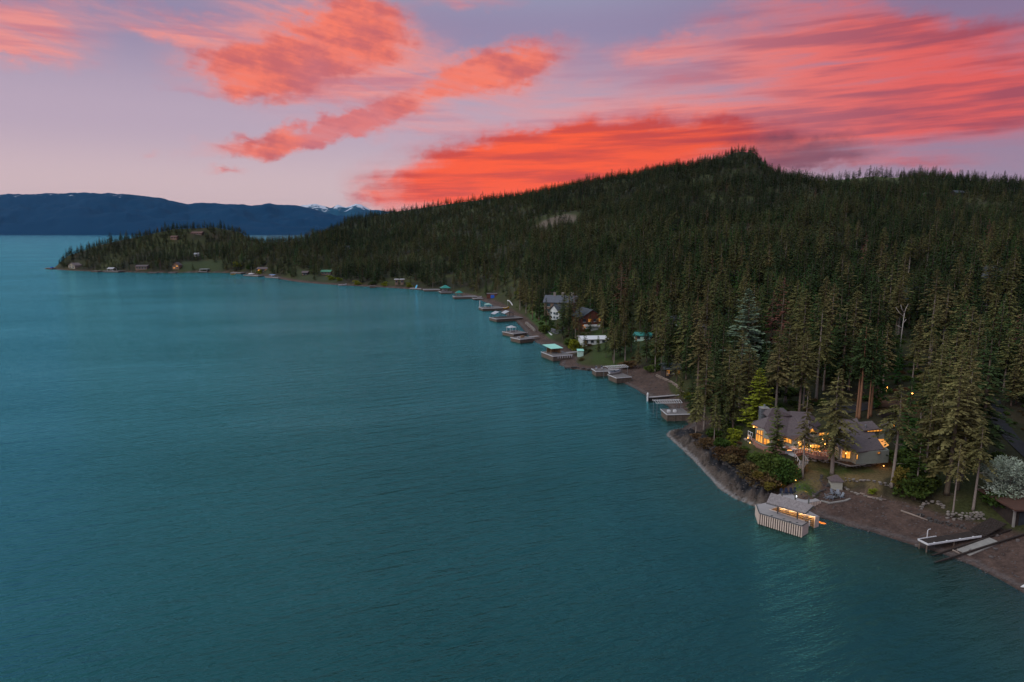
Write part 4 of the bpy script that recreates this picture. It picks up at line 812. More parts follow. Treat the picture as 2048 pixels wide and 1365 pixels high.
for x, y in [(400, 1100)]:
    p = Z4(385, 1150, 6.2); o = thing('planter_pot', 'white planter beside the porch post of the right wing', 'planter', p); mb = MB(); mb.tube([(0, 0, 0), (0, 0, .5), (0, 0, .9)], [.28, .42, .48], 10); mb.build('pot', M_WHITE, o)
    mb = MB(); mb.tube([(0, 0, .84), (0, 0, .93)], [.44, .40], 10); mb.build('soil', M_DARKWOOD, o)
# patio furniture
def lounge(name, label, loc, rz, w):
    o = thing(name, label, 'sofa' if w > 1.2 else 'armchair', loc, rz)
    mb = MB(); mb.box((0, 0, .22), (w, .85, .16)); mb.build('frame', M_WARMWOOD, o)
    mb = MB(); mb.box((0, -.02, .40), (w-.1, .8, .2)); mb.build('seat_cushion', M_CUSH, o)
    mb = MB(); mb.box((0, .38, .68), (w-.1, .2, .62)); mb.build('back_cushion', M_CUSH, o)
    for s in (-1, 1): mb = MB(); mb.box((s*(w/2-.04), 0, .5), (.1, .85, .45)); mb.build('arm', M_WARMWOOD, o)
lounge('patio_sofa', 'white cushioned sofa on the patio left of the porch gable', Z3(1010, 1070, FZ), .35, 2.0)
lounge('patio_armchair', 'white cushioned armchair on the patio left of the white sofa', Z3(795, 1060, FZ), -.9, .95)
o = thing('fire_table', 'low fire table glowing between the white patio seats', 'table', Z3(930, 1100, FZ)); mb = MB(); mb.box((0, 0, .22), (1.5, .8, .44)); mb.build('base', M_CONC, o); mb = MB(); mb.box((0, 0, .47), (1.0, .35, .05)); mb.build('burner', mat('embers', (1, .4, .1), emit=(1, .33, .06), estr=2.5), o)
o = thing('dining_table', 'small round table with lit lantern outside the porch windows', 'table', Z3(1560, 1150, FZ)); mb = MB(); mb.tube([(0, 0, .68), (0, 0, .74)], [.6, .6], 14); mb.build('table_top', M_DARKWOOD, o); mb = MB(); mb.tube([(0, 0, 0), (0, 0, .68)], [.09, .09], 8); mb.build('pedestal', M_DARKWOOD, o); mb = MB(); ball(mb, (0, 0, .9), .16); mb.build('lantern', M_BULB, o); glow(Vector(o.location)+Vector((0, -.2, 1.3)), 45, root=o)
o = thing('garden_wall', 'white rendered low wall in front of the white patio sofa', 'wall', Z3(935, 1150, 5.6)); mb = MB(); a, b = Z3(845, 1115, FZ), Z3(1040, 1150, FZ); mb.beam(a-Vector((0, 0, .1)), b-Vector((0, 0, .1)), .35, .8); hpart(mb, 'wall', M_WHITE, root=o); mb = MB(); mb.beam(a+Vector((0, 0, .35)), b+Vector((0, 0, .35)), .45, .1); hpart(mb, 'coping', M_CONC, root=o)
tub = Z3(905, 1290, 4.6); o = thing('hot_tub', 'turquoise hot tub with pale surround below the patio', 'hot tub', tub)
mb = MB(); mb.box((0, 0, .4), (2.6, 2.6, .8)); mb.build('shell', M_WHITE, o); mb = MB(); mb.box((0, 0, .82), (2.1, 2.1, .06)); mb.build('water', M_TUB, o); mb = MB(); mb.box((-1.0, 1.2, 1.0), (1.5, .35, .5)); mb.build('folded_cover', M_GREYP, o)
def steps(name, label, a, b, n, w, m):
    o = thing(name, label, 'steps', b); a, b = Vector(a), Vector(b); d = (b-a); nn = Vector((-d.y, d.x, 0)).normalized()
    for k in range(n):
        p = a.lerp(b, (k+.5)/n)-b; mb = MB(); mb.beam(p-nn*w/2, p+nn*w/2, abs(d.length)/n*.98, .22); mb.build('step', m, o)
    return o
st = steps('stone_steps', 'curving stone steps with warm lights going down to the lawn', Z3(1240, 1290, 5.3), at(1588, 955, 3.6), 12, 1.8, M_STONE)
def rails(name, label, a, b, m=M_WHITE):
    o = thing(name, label, 'handrail', a); mb = MB(); a, b = Vector(a), Vector(b); off = -a
    mb.beam(a+off+Vector((0, 0, .9)), b+off+Vector((0, 0, .9)), .12, .12); mb.build('rail', m, o)
    for t in (.03, .5, .97): q_ = a.lerp(b, t)+off; mb = MB(); mb.beam(q_, q_+Vector((0, 0, .9)), .09); mb.build('post', m, o)
rails('handrail', 'left white handrail of the patio stairs above the stone steps', Z3(1050, 1215, FZ), Z3(1150, 1370, 4.9)); rails('handrail', 'right white handrail of the patio stairs above the stone steps', Z3(1225, 1200, FZ), Z3(1320, 1350, 4.9))
rails('handrail', 'upper white railing at the left corner of the patio', Z3(62, 720, FZ), Z3(160, 770, FZ)); rails('handrail', 'lower white railing at the left corner of the patio', Z3(62, 800, FZ), Z3(135, 840, FZ))

# ------------------------------------------------------------------ stone walls, rocks and logs round the house
def rockmesh(mb, c, r, rr, mi=0):
    n, k = 6, 3; V = []; base = len(mb.v); ang = rr.uniform(0, 6)
    V.append((c[0], c[1], c[2]+r[2]*rr.uniform(.8, 1.05)))
    for j in range(1, k):
        t = math.pi*j/k
        for i in range(n):
            a = ang+2*math.pi*i/n; q = rr.uniform(.75, 1.15); V.append((c[0]+r[0]*q*math.sin(t)*math.cos(a), c[1]+r[1]*q*math.sin(t)*math.sin(a), c[2]+r[2]*math.cos(t)*q))
    V.append((c[0], c[1], c[2]-r[2]))
    fs = [(0, 1+i, 1+(i+1) % n) for i in range(n)]+[(1+i, 1+n+i, 1+n+(i+1) % n, 1+(i+1) % n) for i in range(n)]+[(1+n+i, 1+2*n, 1+n+(i+1) % n) for i in range(n)]
    mb.add(V, fs, mi)
def stone_wall(label, pts, h, seed, m=M_STONE, size=.42, rows=None, name='stone_wall'):
    rr = random.Random(seed); P = [Vector(p) for p in pts]; o = thing(name, label, 'stone wall', P[0]); mb = MB(); rows = rows or max(1, int(h/.38))
    for a, b in zip(P[:-1], P[1:]):
        n = max(1, int((b-a).length/(size*1.5)))
        for j in range(rows):
            for i in range(n):
                p = a.lerp(b, (i+rr.random())/n)-P[0]; s = size*rr.uniform(.6, 1.25); rockmesh(mb, (p.x+rr.uniform(-.15, .15), p.y+rr.uniform(-.3, .3)+.12*j, p.z+.1+j*h/rows), (s, s*.8, s*.55), rr)
    s = mb.build('stones', m, o); s['kind'] = 'stuff'
G_ = onground
stone_wall('stone retaining wall in front of the lower deck', [Z4(60, 1190, 5.0), Z4(250, 1250, 4.9), Z4(560, 1310, 4.8), Z4(900, 1300, 4.6), Z4(1200, 1230, 4.8)], 1.3, 1)
stone_wall('stone retaining wall under the patio railing', [Z3(1260, 1260, 5.0), Z3(1500, 1290, 5.0), Z3(1760, 1330, 5.0)], 1.3, 2)
stone_wall('grey stone wall under the left corner of the patio', [Z3(0, 900, 5.2), Z3(120, 1000, 5.2), Z3(330, 1110, 5.2), Z3(480, 1150, 5.2)], 1.4, 3)
stone_wall('terraced stone edge between the lawn and the beach shed', [G_(1690, 962), G_(1720, 965), G_(1760, 970), G_(1790, 975)], .9, 4)
stone_wall('long stone edging along the top of the gravel beach', [G_(1688, 975), G_(1705, 985), G_(1730, 993), G_(1752, 998), G_(1768, 1000)], .7, 5)
stone_wall('rough stones round the flower bed at the foot of the tall fir', [G_(1643, 950), G_(1641, 962), G_(1648, 972), G_(1660, 968), G_(1672, 958)], .5, 6, M_DSTONE)
stone_wall('dark stones edging the fire pit terrace on the left', [G_(1600, 990), G_(1630, 990), G_(1650, 980), G_(1655, 970)], .6, 7, M_DSTONE)
stone_wall('pale block wall above the floating dock', [G_(1895, 1038), G_(1930, 1041), G_(1968, 1038)], 1.6, 8); stone_wall('dark boulders at the beach foot above the floating dock', [G_(1835, 1030), G_(1865, 1045), G_(1900, 1052), G_(1930, 1058)], .8, 9, M_DSTONE)
stone_wall('arched heap of boulders behind the driftwood log', [G_(1840, 1020), G_(1855, 1008), G_(1875, 1008), G_(1890, 1018)], .9, 10)
stone_wall('boulders of the rocky spit beside the mint roofed boathouse', [at(1128, 737, .2), at(1150, 735, .6), at(1172, 738, .4), at(1185, 742, .2)], .5, 11, M_DSTONE, .8)
stone_wall('rubble bank beside the white canopied dock', [G_(1052, 648), G_(1062, 656), G_(1070, 664)], 1.5, 12, M_STONE, .9); stone_wall('grey round terrace wall below the dark roofed house', [G_(1103, 664), G_(1112, 668), G_(1124, 668), G_(1131, 662)], 2.6, 13, M_CHIM, .8, 3)
stone_wall('dark boulders along the foot of the rocky shelf bushes', [G_(1400, 880), G_(1440, 915), G_(1480, 950), G_(1510, 975)], .7, 14, M_DSTONE, .55)
def log(label, a, b, r):
    a, b = Vector(a), Vector(b); o = thing('driftwood_log', label, 'log', a); mb = MB(); d = b-a; mb.tube([(0, 0, r), (d.x*.4, d.y*.4+.2, d.z*.4+r), (d.x, d.y, d.z+r)], [r, r*.9, r*.6], 7); mb.build('log', M_LOG, o, True)
    mb = MB(); mb.tube([(d.x*.7, d.y*.7, d.z*.7+r), (d.x*.8, d.y*.75+.4, d.z*.8+r+.7)], [r*.4, r*.15], 5); mb.build('branch_stub', M_LOG, o, True)
log('long driftwood log lying at the top of the gravel beach', G_(1802, 1024), G_(1855, 1043), .22); log('pale driftwood log at the right end of the beach edging', G_(1735, 996), G_(1772, 1002), .24); log('short driftwood log behind the pale one on the beach edging', G_(1720, 988), G_(1750, 997), .18)
log('driftwood on the dark beach left of the concrete ramp', G_(1905, 1103), G_(1920, 1110), .2)

# path lights
def path_light(label, p, e=14):
    o = thing('path_light', label, 'lamp', p, group=None); mb = MB(); mb.tube([(0, 0, 0), (0, 0, .55)], [.04, .03], 6); mb.build('stake', M_TRIM, o); mb = MB(); ball(mb, (0, 0, .62), .13); mb.build('globe', M_BULB, o)
    ldt = glow((0, 0, 0), e); ldt.parent = o; ldt.location = (0, -.1, .95)
for lb, p in [('path light on the bank left of the patio', Z3(60, 850, 6.0)), ('path light on the wall below the glass gable', Z3(100, 950, 6.0)), ('path light beside the planting under the patio wall', Z3(405, 1110, 6.1)), ('upper path light beside the curved stone steps', G_(1609, 932)), ('path light half way down the curved stone steps', G_(1596, 945)), ('path light at the bottom of the curved stone steps', G_(1592, 950)),
              ('path light at the head of the boardwalk', G_(1591, 966)), ('path light glowing inside the round bushes', G_(1557, 968)), ('small path light below the round bushes', G_(1563, 974)), ('path light on the chair deck boardwalk', at(1612, 990, 2.45)), ('tiny lamp on the far lawn edge under the right wing', G_(1767, 937))]: path_light(lb, p)

# ------------------------------------------------------------------ foreground boat dock
def Z2(x, y, z): return at(1460+x/6.827, 930+y/6.827, z)
DZ = 2.35
dock = thing('boat_dock', 'pale slatted boat dock with shingle roof over its slip', 'dock', Z2(700, 800, 0)); O = dock
outer = [Z2(360, 548, DZ), Z2(400, 662, DZ), Z2(980, 838, DZ), Z2(1060, 788, DZ), Z2(1020, 772, DZ), Z2(540, 612, DZ), Z2(640, 577, DZ), Z2(1165, 717, DZ), Z2(1212, 700, DZ), Z2(1100, 640, DZ), Z2(560, 500, DZ)]
mb = MB(); mb.slab(outer, [(0, 1, 5, 6, 10), (1, 2, 3, 4, 5), (6, 7, 8, 9, 10)], .16); hpart(mb, 'deck', M_DECK, root=O)
def slat_wall(a, b, ztop, zbot, pitch, w, m, root, th=.09):
    a, b = Vector(a), Vector(b); n = int((b-a).length/pitch); d = (b-a).normalized(); ang = math.atan2(d.y, d.x)
    me = None
    for k in range(n+1):
        p = a.lerp(b, k/max(1, n))
        if me is None:
            mm = MB(); mm.box((0, 0, (zbot-ztop)/2), (w, th, ztop-zbot)); ob = mm.build('slat', m, root); me = ob.data
        else: ob = link('slat', me, None, root)
        ob.location = Vector((p.x, p.y, ztop))-root.location; ob.rotation_euler = (0, random.uniform(-.008, .008), ang)
nrm = Vector((-.25, -1, 0)).normalized()*.14
slat_wall(outer[1]+nrm, outer[2]+nrm, DZ-.1, .05, .46, .24, M_PALE, O); slat_wall(outer[2]+nrm*.4, outer[3]+Vector((.12, 0, 0)), DZ-.1, .05, .40, .37, M_PALE, O); slat_wall(outer[0]+Vector((-.12, 0, 0)), outer[1]+Vector((-.12, 0, 0)), DZ-.1, .05, .42, .38, M_PALE, O)
slat_wall(outer[7], outer[8], DZ-.1, .05, .36, .34, M_PALE, O)
# slip interior: horizontal boards on the far arm, upright slats at the head
mb = MB(); a, b = outer[6]-Vector((0, .0, 0)), outer[7]
for j in range(5): z = DZ-.32-j*.42; mb = MB(); mb.beam(Vector((a.x, a.y, z)), Vector((b.x, b.y, z)), .08, .24); hpart(mb, 'board', M_WARMWOOD, root=O)

slat_wall(outer[5]+Vector((.05, .05, 0)), outer[6]+Vector((.05, -.05, 0)), DZ-.1, .2, .4, .22, M_WARMWOOD, O)
for u, v, dy, n_ in ((a, b, .12, 9), (outer[1], outer[2], .3, 9), (outer[5], outer[4], -.15, 6)):
    for t in np.linspace(.03, .97, n_): p = u.lerp(v, t); mb = MB(); mb.beam(Vector((p.x, p.y+dy, -1.2)), Vector((p.x, p.y+dy, DZ-.1)), .23); hpart(mb, 'pile', M_CRIB, root=O)
mb = MB()
for u, v in ((outer[0], outer[1]), (outer[1], outer[2]), (outer[2], outer[3])): mb.beam(u+Vector((0, -.06, .06)), v+Vector((0, -.06, .06)), .14, .12)
hpart(mb, 'edge_rail', M_TRIM, root=O)
mb = MB(); nb_ = Vector((.25, 1, 0)).normalized()*.25; mb.beam(outer[1]+nb_-Vector((0, 0, 1.3)), outer[2]+nb_-Vector((0, 0, 1.3)), .1, 2.3); hpart(mb, 'shade_backing', M_DARKWOOD, root=O)  # dark sheet added behind the slats to paint shade into their gaps
mb = MB()
for u, v in ((outer[5], outer[4]), (outer[6], outer[7])): mb.beam(u+Vector((0, 0, .05)), v+Vector((0, 0, .05)), .2, .1)
hpart(mb, 'slip_edge', M_PALE, root=O)
RE, RR = DZ+2.7, DZ+4.2
rl, rr_, rfl, rfr = Z2(560, 382, RR), Z2(1140, 553, RR), Z2(500, 512, RE), Z2(1030, 657, RE); bk = (rl-rfl)*.9; bk.z = -(RR-RE)
mb = MB(); mb.slab([rl, rr_, rfr, rfl, rl+Vector((bk.x, bk.y, -1.3)), rr_+Vector((bk.x, bk.y, -1.3))], [(0, 3, 2, 1), (0, 1, 5, 4)], .2); hpart(mb, 'roof', M_GSHINGLE, root=O)
mb = MB(); mb.beam(rfl-Vector((0, -.1, .22)), rfr-Vector((0, -.1, .22)), .12, .25); mb.beam(rfr-Vector((0, 0, .2)), rr_-Vector((0, 0, .2)), .1, .22); hpart(mb, 'eave_beam', M_TRIM, root=O)
for x, y in ((650, 665), (918, 742)):
    p = Z2(x, y, DZ); mb = MB(); mb.beam(p, Vector((p.x, p.y, RE)), .2); hpart(mb, 'roof_post', M_TRIM, root=O)
for t in (.15, .5, .85):
    p = outer[6].lerp(outer[7], t)+Vector((.3, 1.4, 0)); mb = MB(); mb.beam(p, Vector((p.x, p.y, RE+.6)), .2); hpart(mb, 'roof_post', M_TRIM, root=O)
for t in (.1, .35, .6, .85):
    p = outer[6].lerp(outer[7], t)+Vector((0, -.35, -.12)); mb = MB(); mb.beam(p-Vector((.3, 0, 0)), p+Vector((.3, 0, 0)), .03); hpart(mb, 'strip_light', M_BULB, root=O); glow(p+Vector((0, -.7, .15)), 60, colr=(1, .68, .36), root=O)
for x, y in ((1183, 735), (1075, 795)):
    p = Z2(x, y, 1.6)
    for j in range(3): mb = MB(); ball(mb, (p.x, p.y-.25, 1.2+.42*j), .19, 8); hpart(mb, 'fender', M_WHITE, root=O)
for x, y in ((735, 745), (570, 700), (820, 780), (915, 795)):
    p = Z2(x, y, DZ); mb = MB(); mb.beam(p+Vector((-.25, 0, .12)), p+Vector((.25, 0, .12)), .08); mb.beam(p, p+Vector((0, 0, .12)), .1); hpart(mb, 'cleat', M_TRIM, root=O)
mb = MB(); p = Z2(1020, 765, DZ)
for dx in (0, .45): mb.tube([p+Vector((dx, 0, -.6)), p+Vector((dx, 0, .7)), p+Vector((dx, .25, .95)), p+Vector((dx, .5, .7)), p+Vector((dx, .5, .1))], [.04]*5, 6)
hpart(mb, 'ladder', M_METAL, root=O)
p = Z2(1265, 785, -.25); uw = thing('underwater_light', 'orange underwater light glowing between the boat dock and the beach', 'lamp', (p.x, p.y, -.35)); mb = MB(); mb.tube([(0, 0, 0), (0, 0, .12)], [.85, .8], 14); mb.build('lens', mat('orange_lens', (1, .3, .03), emit=(1, .22, .015), estr=3.0), uw); mb = MB(); mb.tube([(0, 0, -.2), (0, 0, .06)], [.9, .9], 14); mb.build('housing', M_TRIM, uw)
# chair deck behind it
cd = thing('sun_deck', 'grey plank deck with blue chairs between the boat dock and the bushes', 'deck', Z2(950, 480, 0)); cp = [Z2(640, 415, DZ-.1), Z2(700, 385, DZ-.1), Z2(985, 375, DZ-.1), Z2(1235, 488, DZ-.1), Z2(1060, 520, DZ-.1), Z2(880, 520, DZ-.1)]
mb = MB(); mb.slab(cp, [(0, 5, 4, 3, 2, 1)], .15); hpart(mb, 'planking', M_DECK, root=cd)
slat_wall(cp[4]+Vector((0, -.08, 0)), cp[3]+Vector((0, -.08, 0)), DZ-.25, 1.0, .42, .26, M_PALE, cd)
bwk = [Z2(885, 262, DZ+.5), Z2(960, 262, DZ+.5), Z2(1005, 345, DZ+.1), Z2(1235, 480, DZ-.12), Z2(985, 390, DZ-.12)]
mb = MB(); mb.slab([Z2(885, 262, 3.2), Z2(955, 262, 3.2), Z2(1110, 405, DZ+.02), Z2(985, 375, DZ+.02)], [(0, 3, 2, 1)], .14); hpart(mb, 'boardwalk', M_DECK, root=cd)
p = Z2(897, 475, DZ-.1); gl_ = thing('deck_lamp', 'white globe lamp behind the boat dock roof', 'lamp', p); mb = MB(); mb.tube([(0, 0, 0), (0, 0, .5)], [.06, .05], 6); mb.build('post', M_TRIM, gl_); mb = MB(); ball(mb, (0, 0, .75), .26, 10); mb.build('globe', M_BULBW, gl_)
def adirondack(label, loc, rz, m, group=None):
    o = thing('adirondack_chair', label, 'chair', loc, rz, group)
    mb = MB()
    for k in range(5): mb.box((0, -.28+k*.125, .36-.03*k), (.56, .11, .03))
    mb.build('seat', m, o); mb = MB()
    for k in range(5): x = -.22+k*.11; h = .78-abs(k-2)*.05; mb.beam((x, .26, .24), (x, .58, .24+h), .095, .03)
    mb.build('backrest', m, o)
    for s in (-1, 1):
        mb = MB(); mb.box((s*.36, -.02, .56), (.14, .75, .03)); mb.build('arm', m, o); mb = MB(); mb.box((s*.34, -.34, .27), (.05, .1, .54)); mb.build('front_leg', m, o); mb = MB(); mb.beam((s*.28, -.36, .34), (s*.28, .62, .03), .04, .12); mb.build('rear_leg', m, o)
    o.scale = (1.2, 1.2, 1.2); return o
for i, (x, y, lb) in enumerate([(715, 405, 'leftmost navy chair on the plank deck'), (785, 400, 'second navy chair from the left on the plank deck'), (850, 395, 'middle navy chair on the plank deck'), (912, 390, 'second navy chair from the right on the plank deck'), (975, 385, 'rightmost navy chair on the plank deck by the boardwalk')]): adirondack(lb, Z2(x, y, DZ-.1), .15+.05*i, M_NAVY, 'navy chairs on the plank deck')
for i, (x, y, rz, lb) in enumerate([(1330, 460, 1.7, 'grey chair left of the fire pit'), (1385, 470, 2.6, 'grey chair nearest the lake at the fire pit'), (1405, 405, .3, 'blue-grey chair behind the fire pit next to the shed'), (1470, 415, -.4, 'grey chair behind the fire pit on the right'), (1510, 450, -1.3, 'grey chair right of the fire pit')]):
    adirondack(lb, onground(1460+x/6.827, 930+y/6.827), rz, M_GREYP, 'grey chairs round the fire pit')
fp = thing('fire_pit', 'dark round fire pit ringed by grey chairs', 'fire pit', onground(1460+1430/6.827, 930+445/6.827)); mb = MB(); rr = random.Random(3)
for k in range(14): a = k*2*math.pi/14; rockmesh(mb, (math.cos(a)*.7, math.sin(a)*.7, .15), (.2, .18, .16), rr)
mb.build('stone_ring', M_DSTONE, fp); mb = MB(); mb.tube([(0, 0, .02), (0, 0, .1)], [.55, .5], 10); mb.build('ash', M_TRIM, fp)
def pump_shed():
    p = onground(1673, 980); o = thing('garden_shed', 'small pale shed with grey hipped roof beside the fire pit', 'shed', p, -.12); w, d, h = 2.5, 2.0, 2.1
    mb = MB(); mb.box((0, d/2, h/2), (w, d, h)); mb.build('wall', M_SIDING if False else mat('shed_siding', (.44, .44, .38), (.36, .36, .31), .8), o)
    mb = MB(); e = .3; mb.slab([(-w/2-e, -e, h), (w/2+e, -e, h), (w/2+e, d+e, h), (-w/2-e, d+e, h), (-.3, d/2, h+1.2), (.3, d/2, h+1.2)], [(0, 1, 5, 4), (1, 2, 5), (2, 3, 4, 5), (3, 0, 4)], .1); mb.build('roof', M_SHINGLE, o)
    mb = MB(); mb.box((0, d/2, -.1), (w+.3, d+.3, .4)); mb.build('footing', M_STONE, o)
pump_shed()
o = thing('retaining_curb', 'pale curved curb along the lake side of the fire pit terrace', 'curb', at(1641, 1001, 1.6)); mb = MB()
cpts = [Z2(1240, 500, 1.65), Z2(1370, 530, 1.65), Z2(1470, 515, 1.65), Z2(1570, 500, 1.65), Z2(1640, 470, 1.7)]
for a, b in zip(cpts[:-1], cpts[1:]): mb.beam(a, b, .45, .5)
hpart(mb, 'curb', M_CONC, root=o); mb = MB(); mb.beam(cpts[0]+Vector((0, -.5, -.5)), cpts[1]+Vector((0, -.5, -.5)), .5, .4); hpart(mb, 'footing', M_DSTONE, root=o)

# ------------------------------------------------------------------ right edge: white edged dock, ramp rails, boathouse
def ZR(x, y, z): return at(1700+x/4.264, 880+y/4.264, z)
wd = thing('gangway_dock', 'dark dock with white edges reaching off the beach at the right', 'dock', ZR(700, 920, 0)); wz = 1.7
wp = [ZR(580, 850, wz), ZR(665, 892, wz), ZR(1120, 822, wz), ZR(1020, 780, wz)]
mb = MB(); mb.slab(wp, [(0, 1, 2, 3)], .12); hpart(mb, 'deck', M_DARKWOOD, root=wd)
for a, b in ((0, 1), (1, 2)): mb = MB(); mb.beam(wp[a]-Vector((0, .05, .02)), wp[b]-Vector((0, .05, .02)), .16, .32); hpart(mb, 'white_edge', M_WHITE, root=wd)
mb = MB(); mb.beam(wp[0]+Vector((0, .05, .02)), wp[0].lerp(wp[3], .35)+Vector((0, .05, .02)), .14, .2); hpart(mb, 'white_edge', M_WHITE, root=wd)
for p in (wp[0].lerp(wp[1], .25), wp[0].lerp(wp[1], .98), wp[1].lerp(wp[2], .5), wp[0].lerp(wp[3], .5)): mb = MB(); mb.tube([Vector((p.x, p.y+.2, -.9)), Vector((p.x, p.y+.2, wz-.1))], [.14, .14], 8); hpart(mb, 'pile', M_CRIB, root=wd)
p = wp[0].lerp(wp[3], .17); mb = MB(); mb.tube([p, p+Vector((0, 0, 1.5)), p+Vector((.1, 0, 1.75)), p+Vector((.55, 0, 1.85))], [.09, .09, .08, .06], 7); hpart(mb, 'swim_rail', M_WHITE, root=wd); mb = MB(); mb.beam(p+Vector((-1.2, .1, .3)), p+Vector((-.1, .1, .9)), .06); hpart(mb, 'ladder', M_TRIM, root=wd)
for t in (.12, .35, .6, .85): p = wp[1].lerp(wp[2], t); mb = MB(); mb.box((p.x, p.y+.1, wz+.12), (.3, .12, .14)); hpart(mb, 'cleat', M_WHITE, root=wd)
gs = steps('beach_stairs', 'dark timber stairs from the white edged dock up to the boathouse terrace', ZR(1270, 690, 3.6), ZR(1080, 800, 1.7), 9, 3.2, M_DARKWOOD)
rp = thing('boat_ramp', 'pale concrete boat ramp slab with rails running into the lake', 'boat ramp', ZR(1080, 930, .4))
mb = MB(); mb.slab([ZR(892, 930, .35), ZR(1022, 988, .35), ZR(1275, 872, 1.5), ZR(1190, 833, 1.5)], [(0, 1, 2, 3)], .3); hpart(mb, 'slab', M_CONC, root=rp)
for a, b in ((ZR(700, 990, -.1), ZR(1375, 765, 2.2)), (ZR(720, 1050, -.1), ZR(1484, 805, 2.2))): mb = MB(); mb.beam(a, b, .28, .3); hpart(mb, 'rail', M_DARKWOOD, root=rp)
bz = 2.2; bo = ZR(1395, 750, bz); bh = thing('boathouse', 'dark boathouse with pale corner post at the right edge of the picture', 'boathouse', bo)
mb = MB(); mb.box((bo.x+6.2, bo.y+5, bz+1.9), (12, 9, 3.8)); hpart(mb, 'wall', M_DARKWOOD, root=bh); mb = MB(); mb.box((bo.x+6, bo.y+4.6, bz+3.95), (13.5, 11, .3)); hpart(mb, 'roof', mat('rusty_roof', (.12, .06, .045), (.08, .045, .035), 1), root=bh)
mb = MB(); mb.box((bo.x+.1, bo.y+.3, bz+1.9), (.35, .35, 3.8)); hpart(mb, 'corner_post', M_CONC, root=bh); mb = MB(); mb.box((bo.x+5.2, bo.y+.42, bz+1.5), (8, .12, 3.0)); hpart(mb, 'opening_shade', M_GLASS, root=bh); mb = MB(); mb.box((bo.x+5, bo.y+.3, bz+3.5), (10.5, .3, .35)); hpart(mb, 'lintel', M_CONC, root=bh)  # dark panel on the front paints the shade inside the open boat entrance
BUILT.append((bo.x+6, bo.y+5, 9))
p = onground(2046, 1177); o = thing('beached_canoe', 'white canoe end on the dark beach at the right edge', 'boat', p, .3); mb = MB(); mb.tube([(-.6, 0, .35), (.1, 0, .3), (1.5, 0, .3), (3.5, 0, .3), (4.6, 0, .35)], [.03, .26, .4, .34, .03], 8); mb.build('hull', M_WHITE, o, True); mb = MB(); mb.beam((.3, 0, .62), (3.4, 0, .66), .05); mb.build('keel', M_GREYP, o)

# ------------------------------------------------------------------ docks, boathouses and boats along the shore
def frame_of(x0, y0, x1, y1, z=0.0):
    a, b = at(x0, y0, z), at(x1, y1, z); d = b-a; return a, math.atan2(d.y, d.x), d.length
M_OLDDECK = mat('old_deck_boards', (.20, .18, .18), (.125, .115, .115), 1.2, stretch=(.4, 4, 1))
def crib_dock(label, x0, y0, x1, y1, depth, zt=2.2, fascia=True, canopy=None, tint=None, white=M_WHITE):
    a, ang, w = frame_of(x0, y0, x1, y1); o = thing('crib_dock', label, 'dock', a, ang); c = tint or M_CRIB
    mb = MB(); n = max(3, int(zt/.36))
    for j in range(n):
        z = -.3+(zt+.1)*(j+.5)/n; h = (zt+.2)/n*.86; mb.box((w/2, .15, z), (w, .3, h)); mb.box((.15, depth/2, z+.04), (.3, depth, h)); mb.box((w-.15, depth/2, z+.04), (.3, depth, h))
    mb.box((w/2, depth/2, zt/2-.4), (w-.5, depth-.5, zt-.2)); mb.build('crib', c, o)
    mb = MB(); mb.box((w/2, depth/2, zt+.06), (w+.3, depth+.3, .14)); mb.build('deck', M_OLDDECK, o)
    mb = MB(); mb.box((0, 0, 0), (.22, .2, zt+.5)); pm = mb.build('post', M_CRIB, o)
    for k in range(max(3, int(w/2.2))+1):
        if k: pm = link('post', pm.data, None, o)
        pm.location = (.1+(w-.2)*k/max(3, int(w/2.2)), -.08, zt/2-.3)
    if fascia:
        mb = MB(); mb.box((w/2, -.22, zt+.02), (w+.4, .1, .28)); mb.build('fascia', white, o); mb = MB(); mb.box((-.22, depth/2, zt+.02), (.1, depth+.3, .28)); mb.build('fascia', white, o)
    return o, w, zt+.13
def posts4(o, x0, x1, y0, y1, z0, z1, m, r=.16):
    for x in (x0, x1):
        for y in (y0, y1): mb = MB(); mb.box((x, y, (z0+z1)/2), (r, r, z1-z0)); mb.build('canopy_post', m, o)
def gable(o, x0, x1, y0, y1, z, rise, m, axis='x', e=.4, name='roof', t=.12):
    mb = MB()
    if axis == 'x': P = [(x0-e, y0-e, z), (x1+e, y0-e, z), (x1+e, y1+e, z), (x0-e, y1+e, z), (x0-e, (y0+y1)/2, z+rise), (x1+e, (y0+y1)/2, z+rise)]; fs = [(0, 1, 5, 4), (2, 3, 4, 5)]
    else: P = [(x0-e, y0-e, z), (x1+e, y0-e, z), (x1+e, y1+e, z), (x0-e, y1+e, z), ((x0+x1)/2, y0-e, z+rise), ((x0+x1)/2, y1+e, z+rise)]; fs = [(0, 4, 5, 3), (4, 1, 2, 5)]
    mb.slab(P, fs, t); return mb.build(name, m, o)
def hip(o, x0, x1, y0, y1, z, rise, m, e=.5, name='roof'):
    mb = MB(); q = min(x1-x0, y1-y0)*.45; mb.slab([(x0-e, y0-e, z), (x1+e, y0-e, z), (x1+e, y1+e, z), (x0-e, y1+e, z), (x0+q, (y0+y1)/2, z+rise), (x1-q, (y0+y1)/2, z+rise)], [(0, 1, 5, 4), (1, 2, 5), (2, 3, 4, 5), (3, 0, 4)], .12); return mb.build(name, m, o)
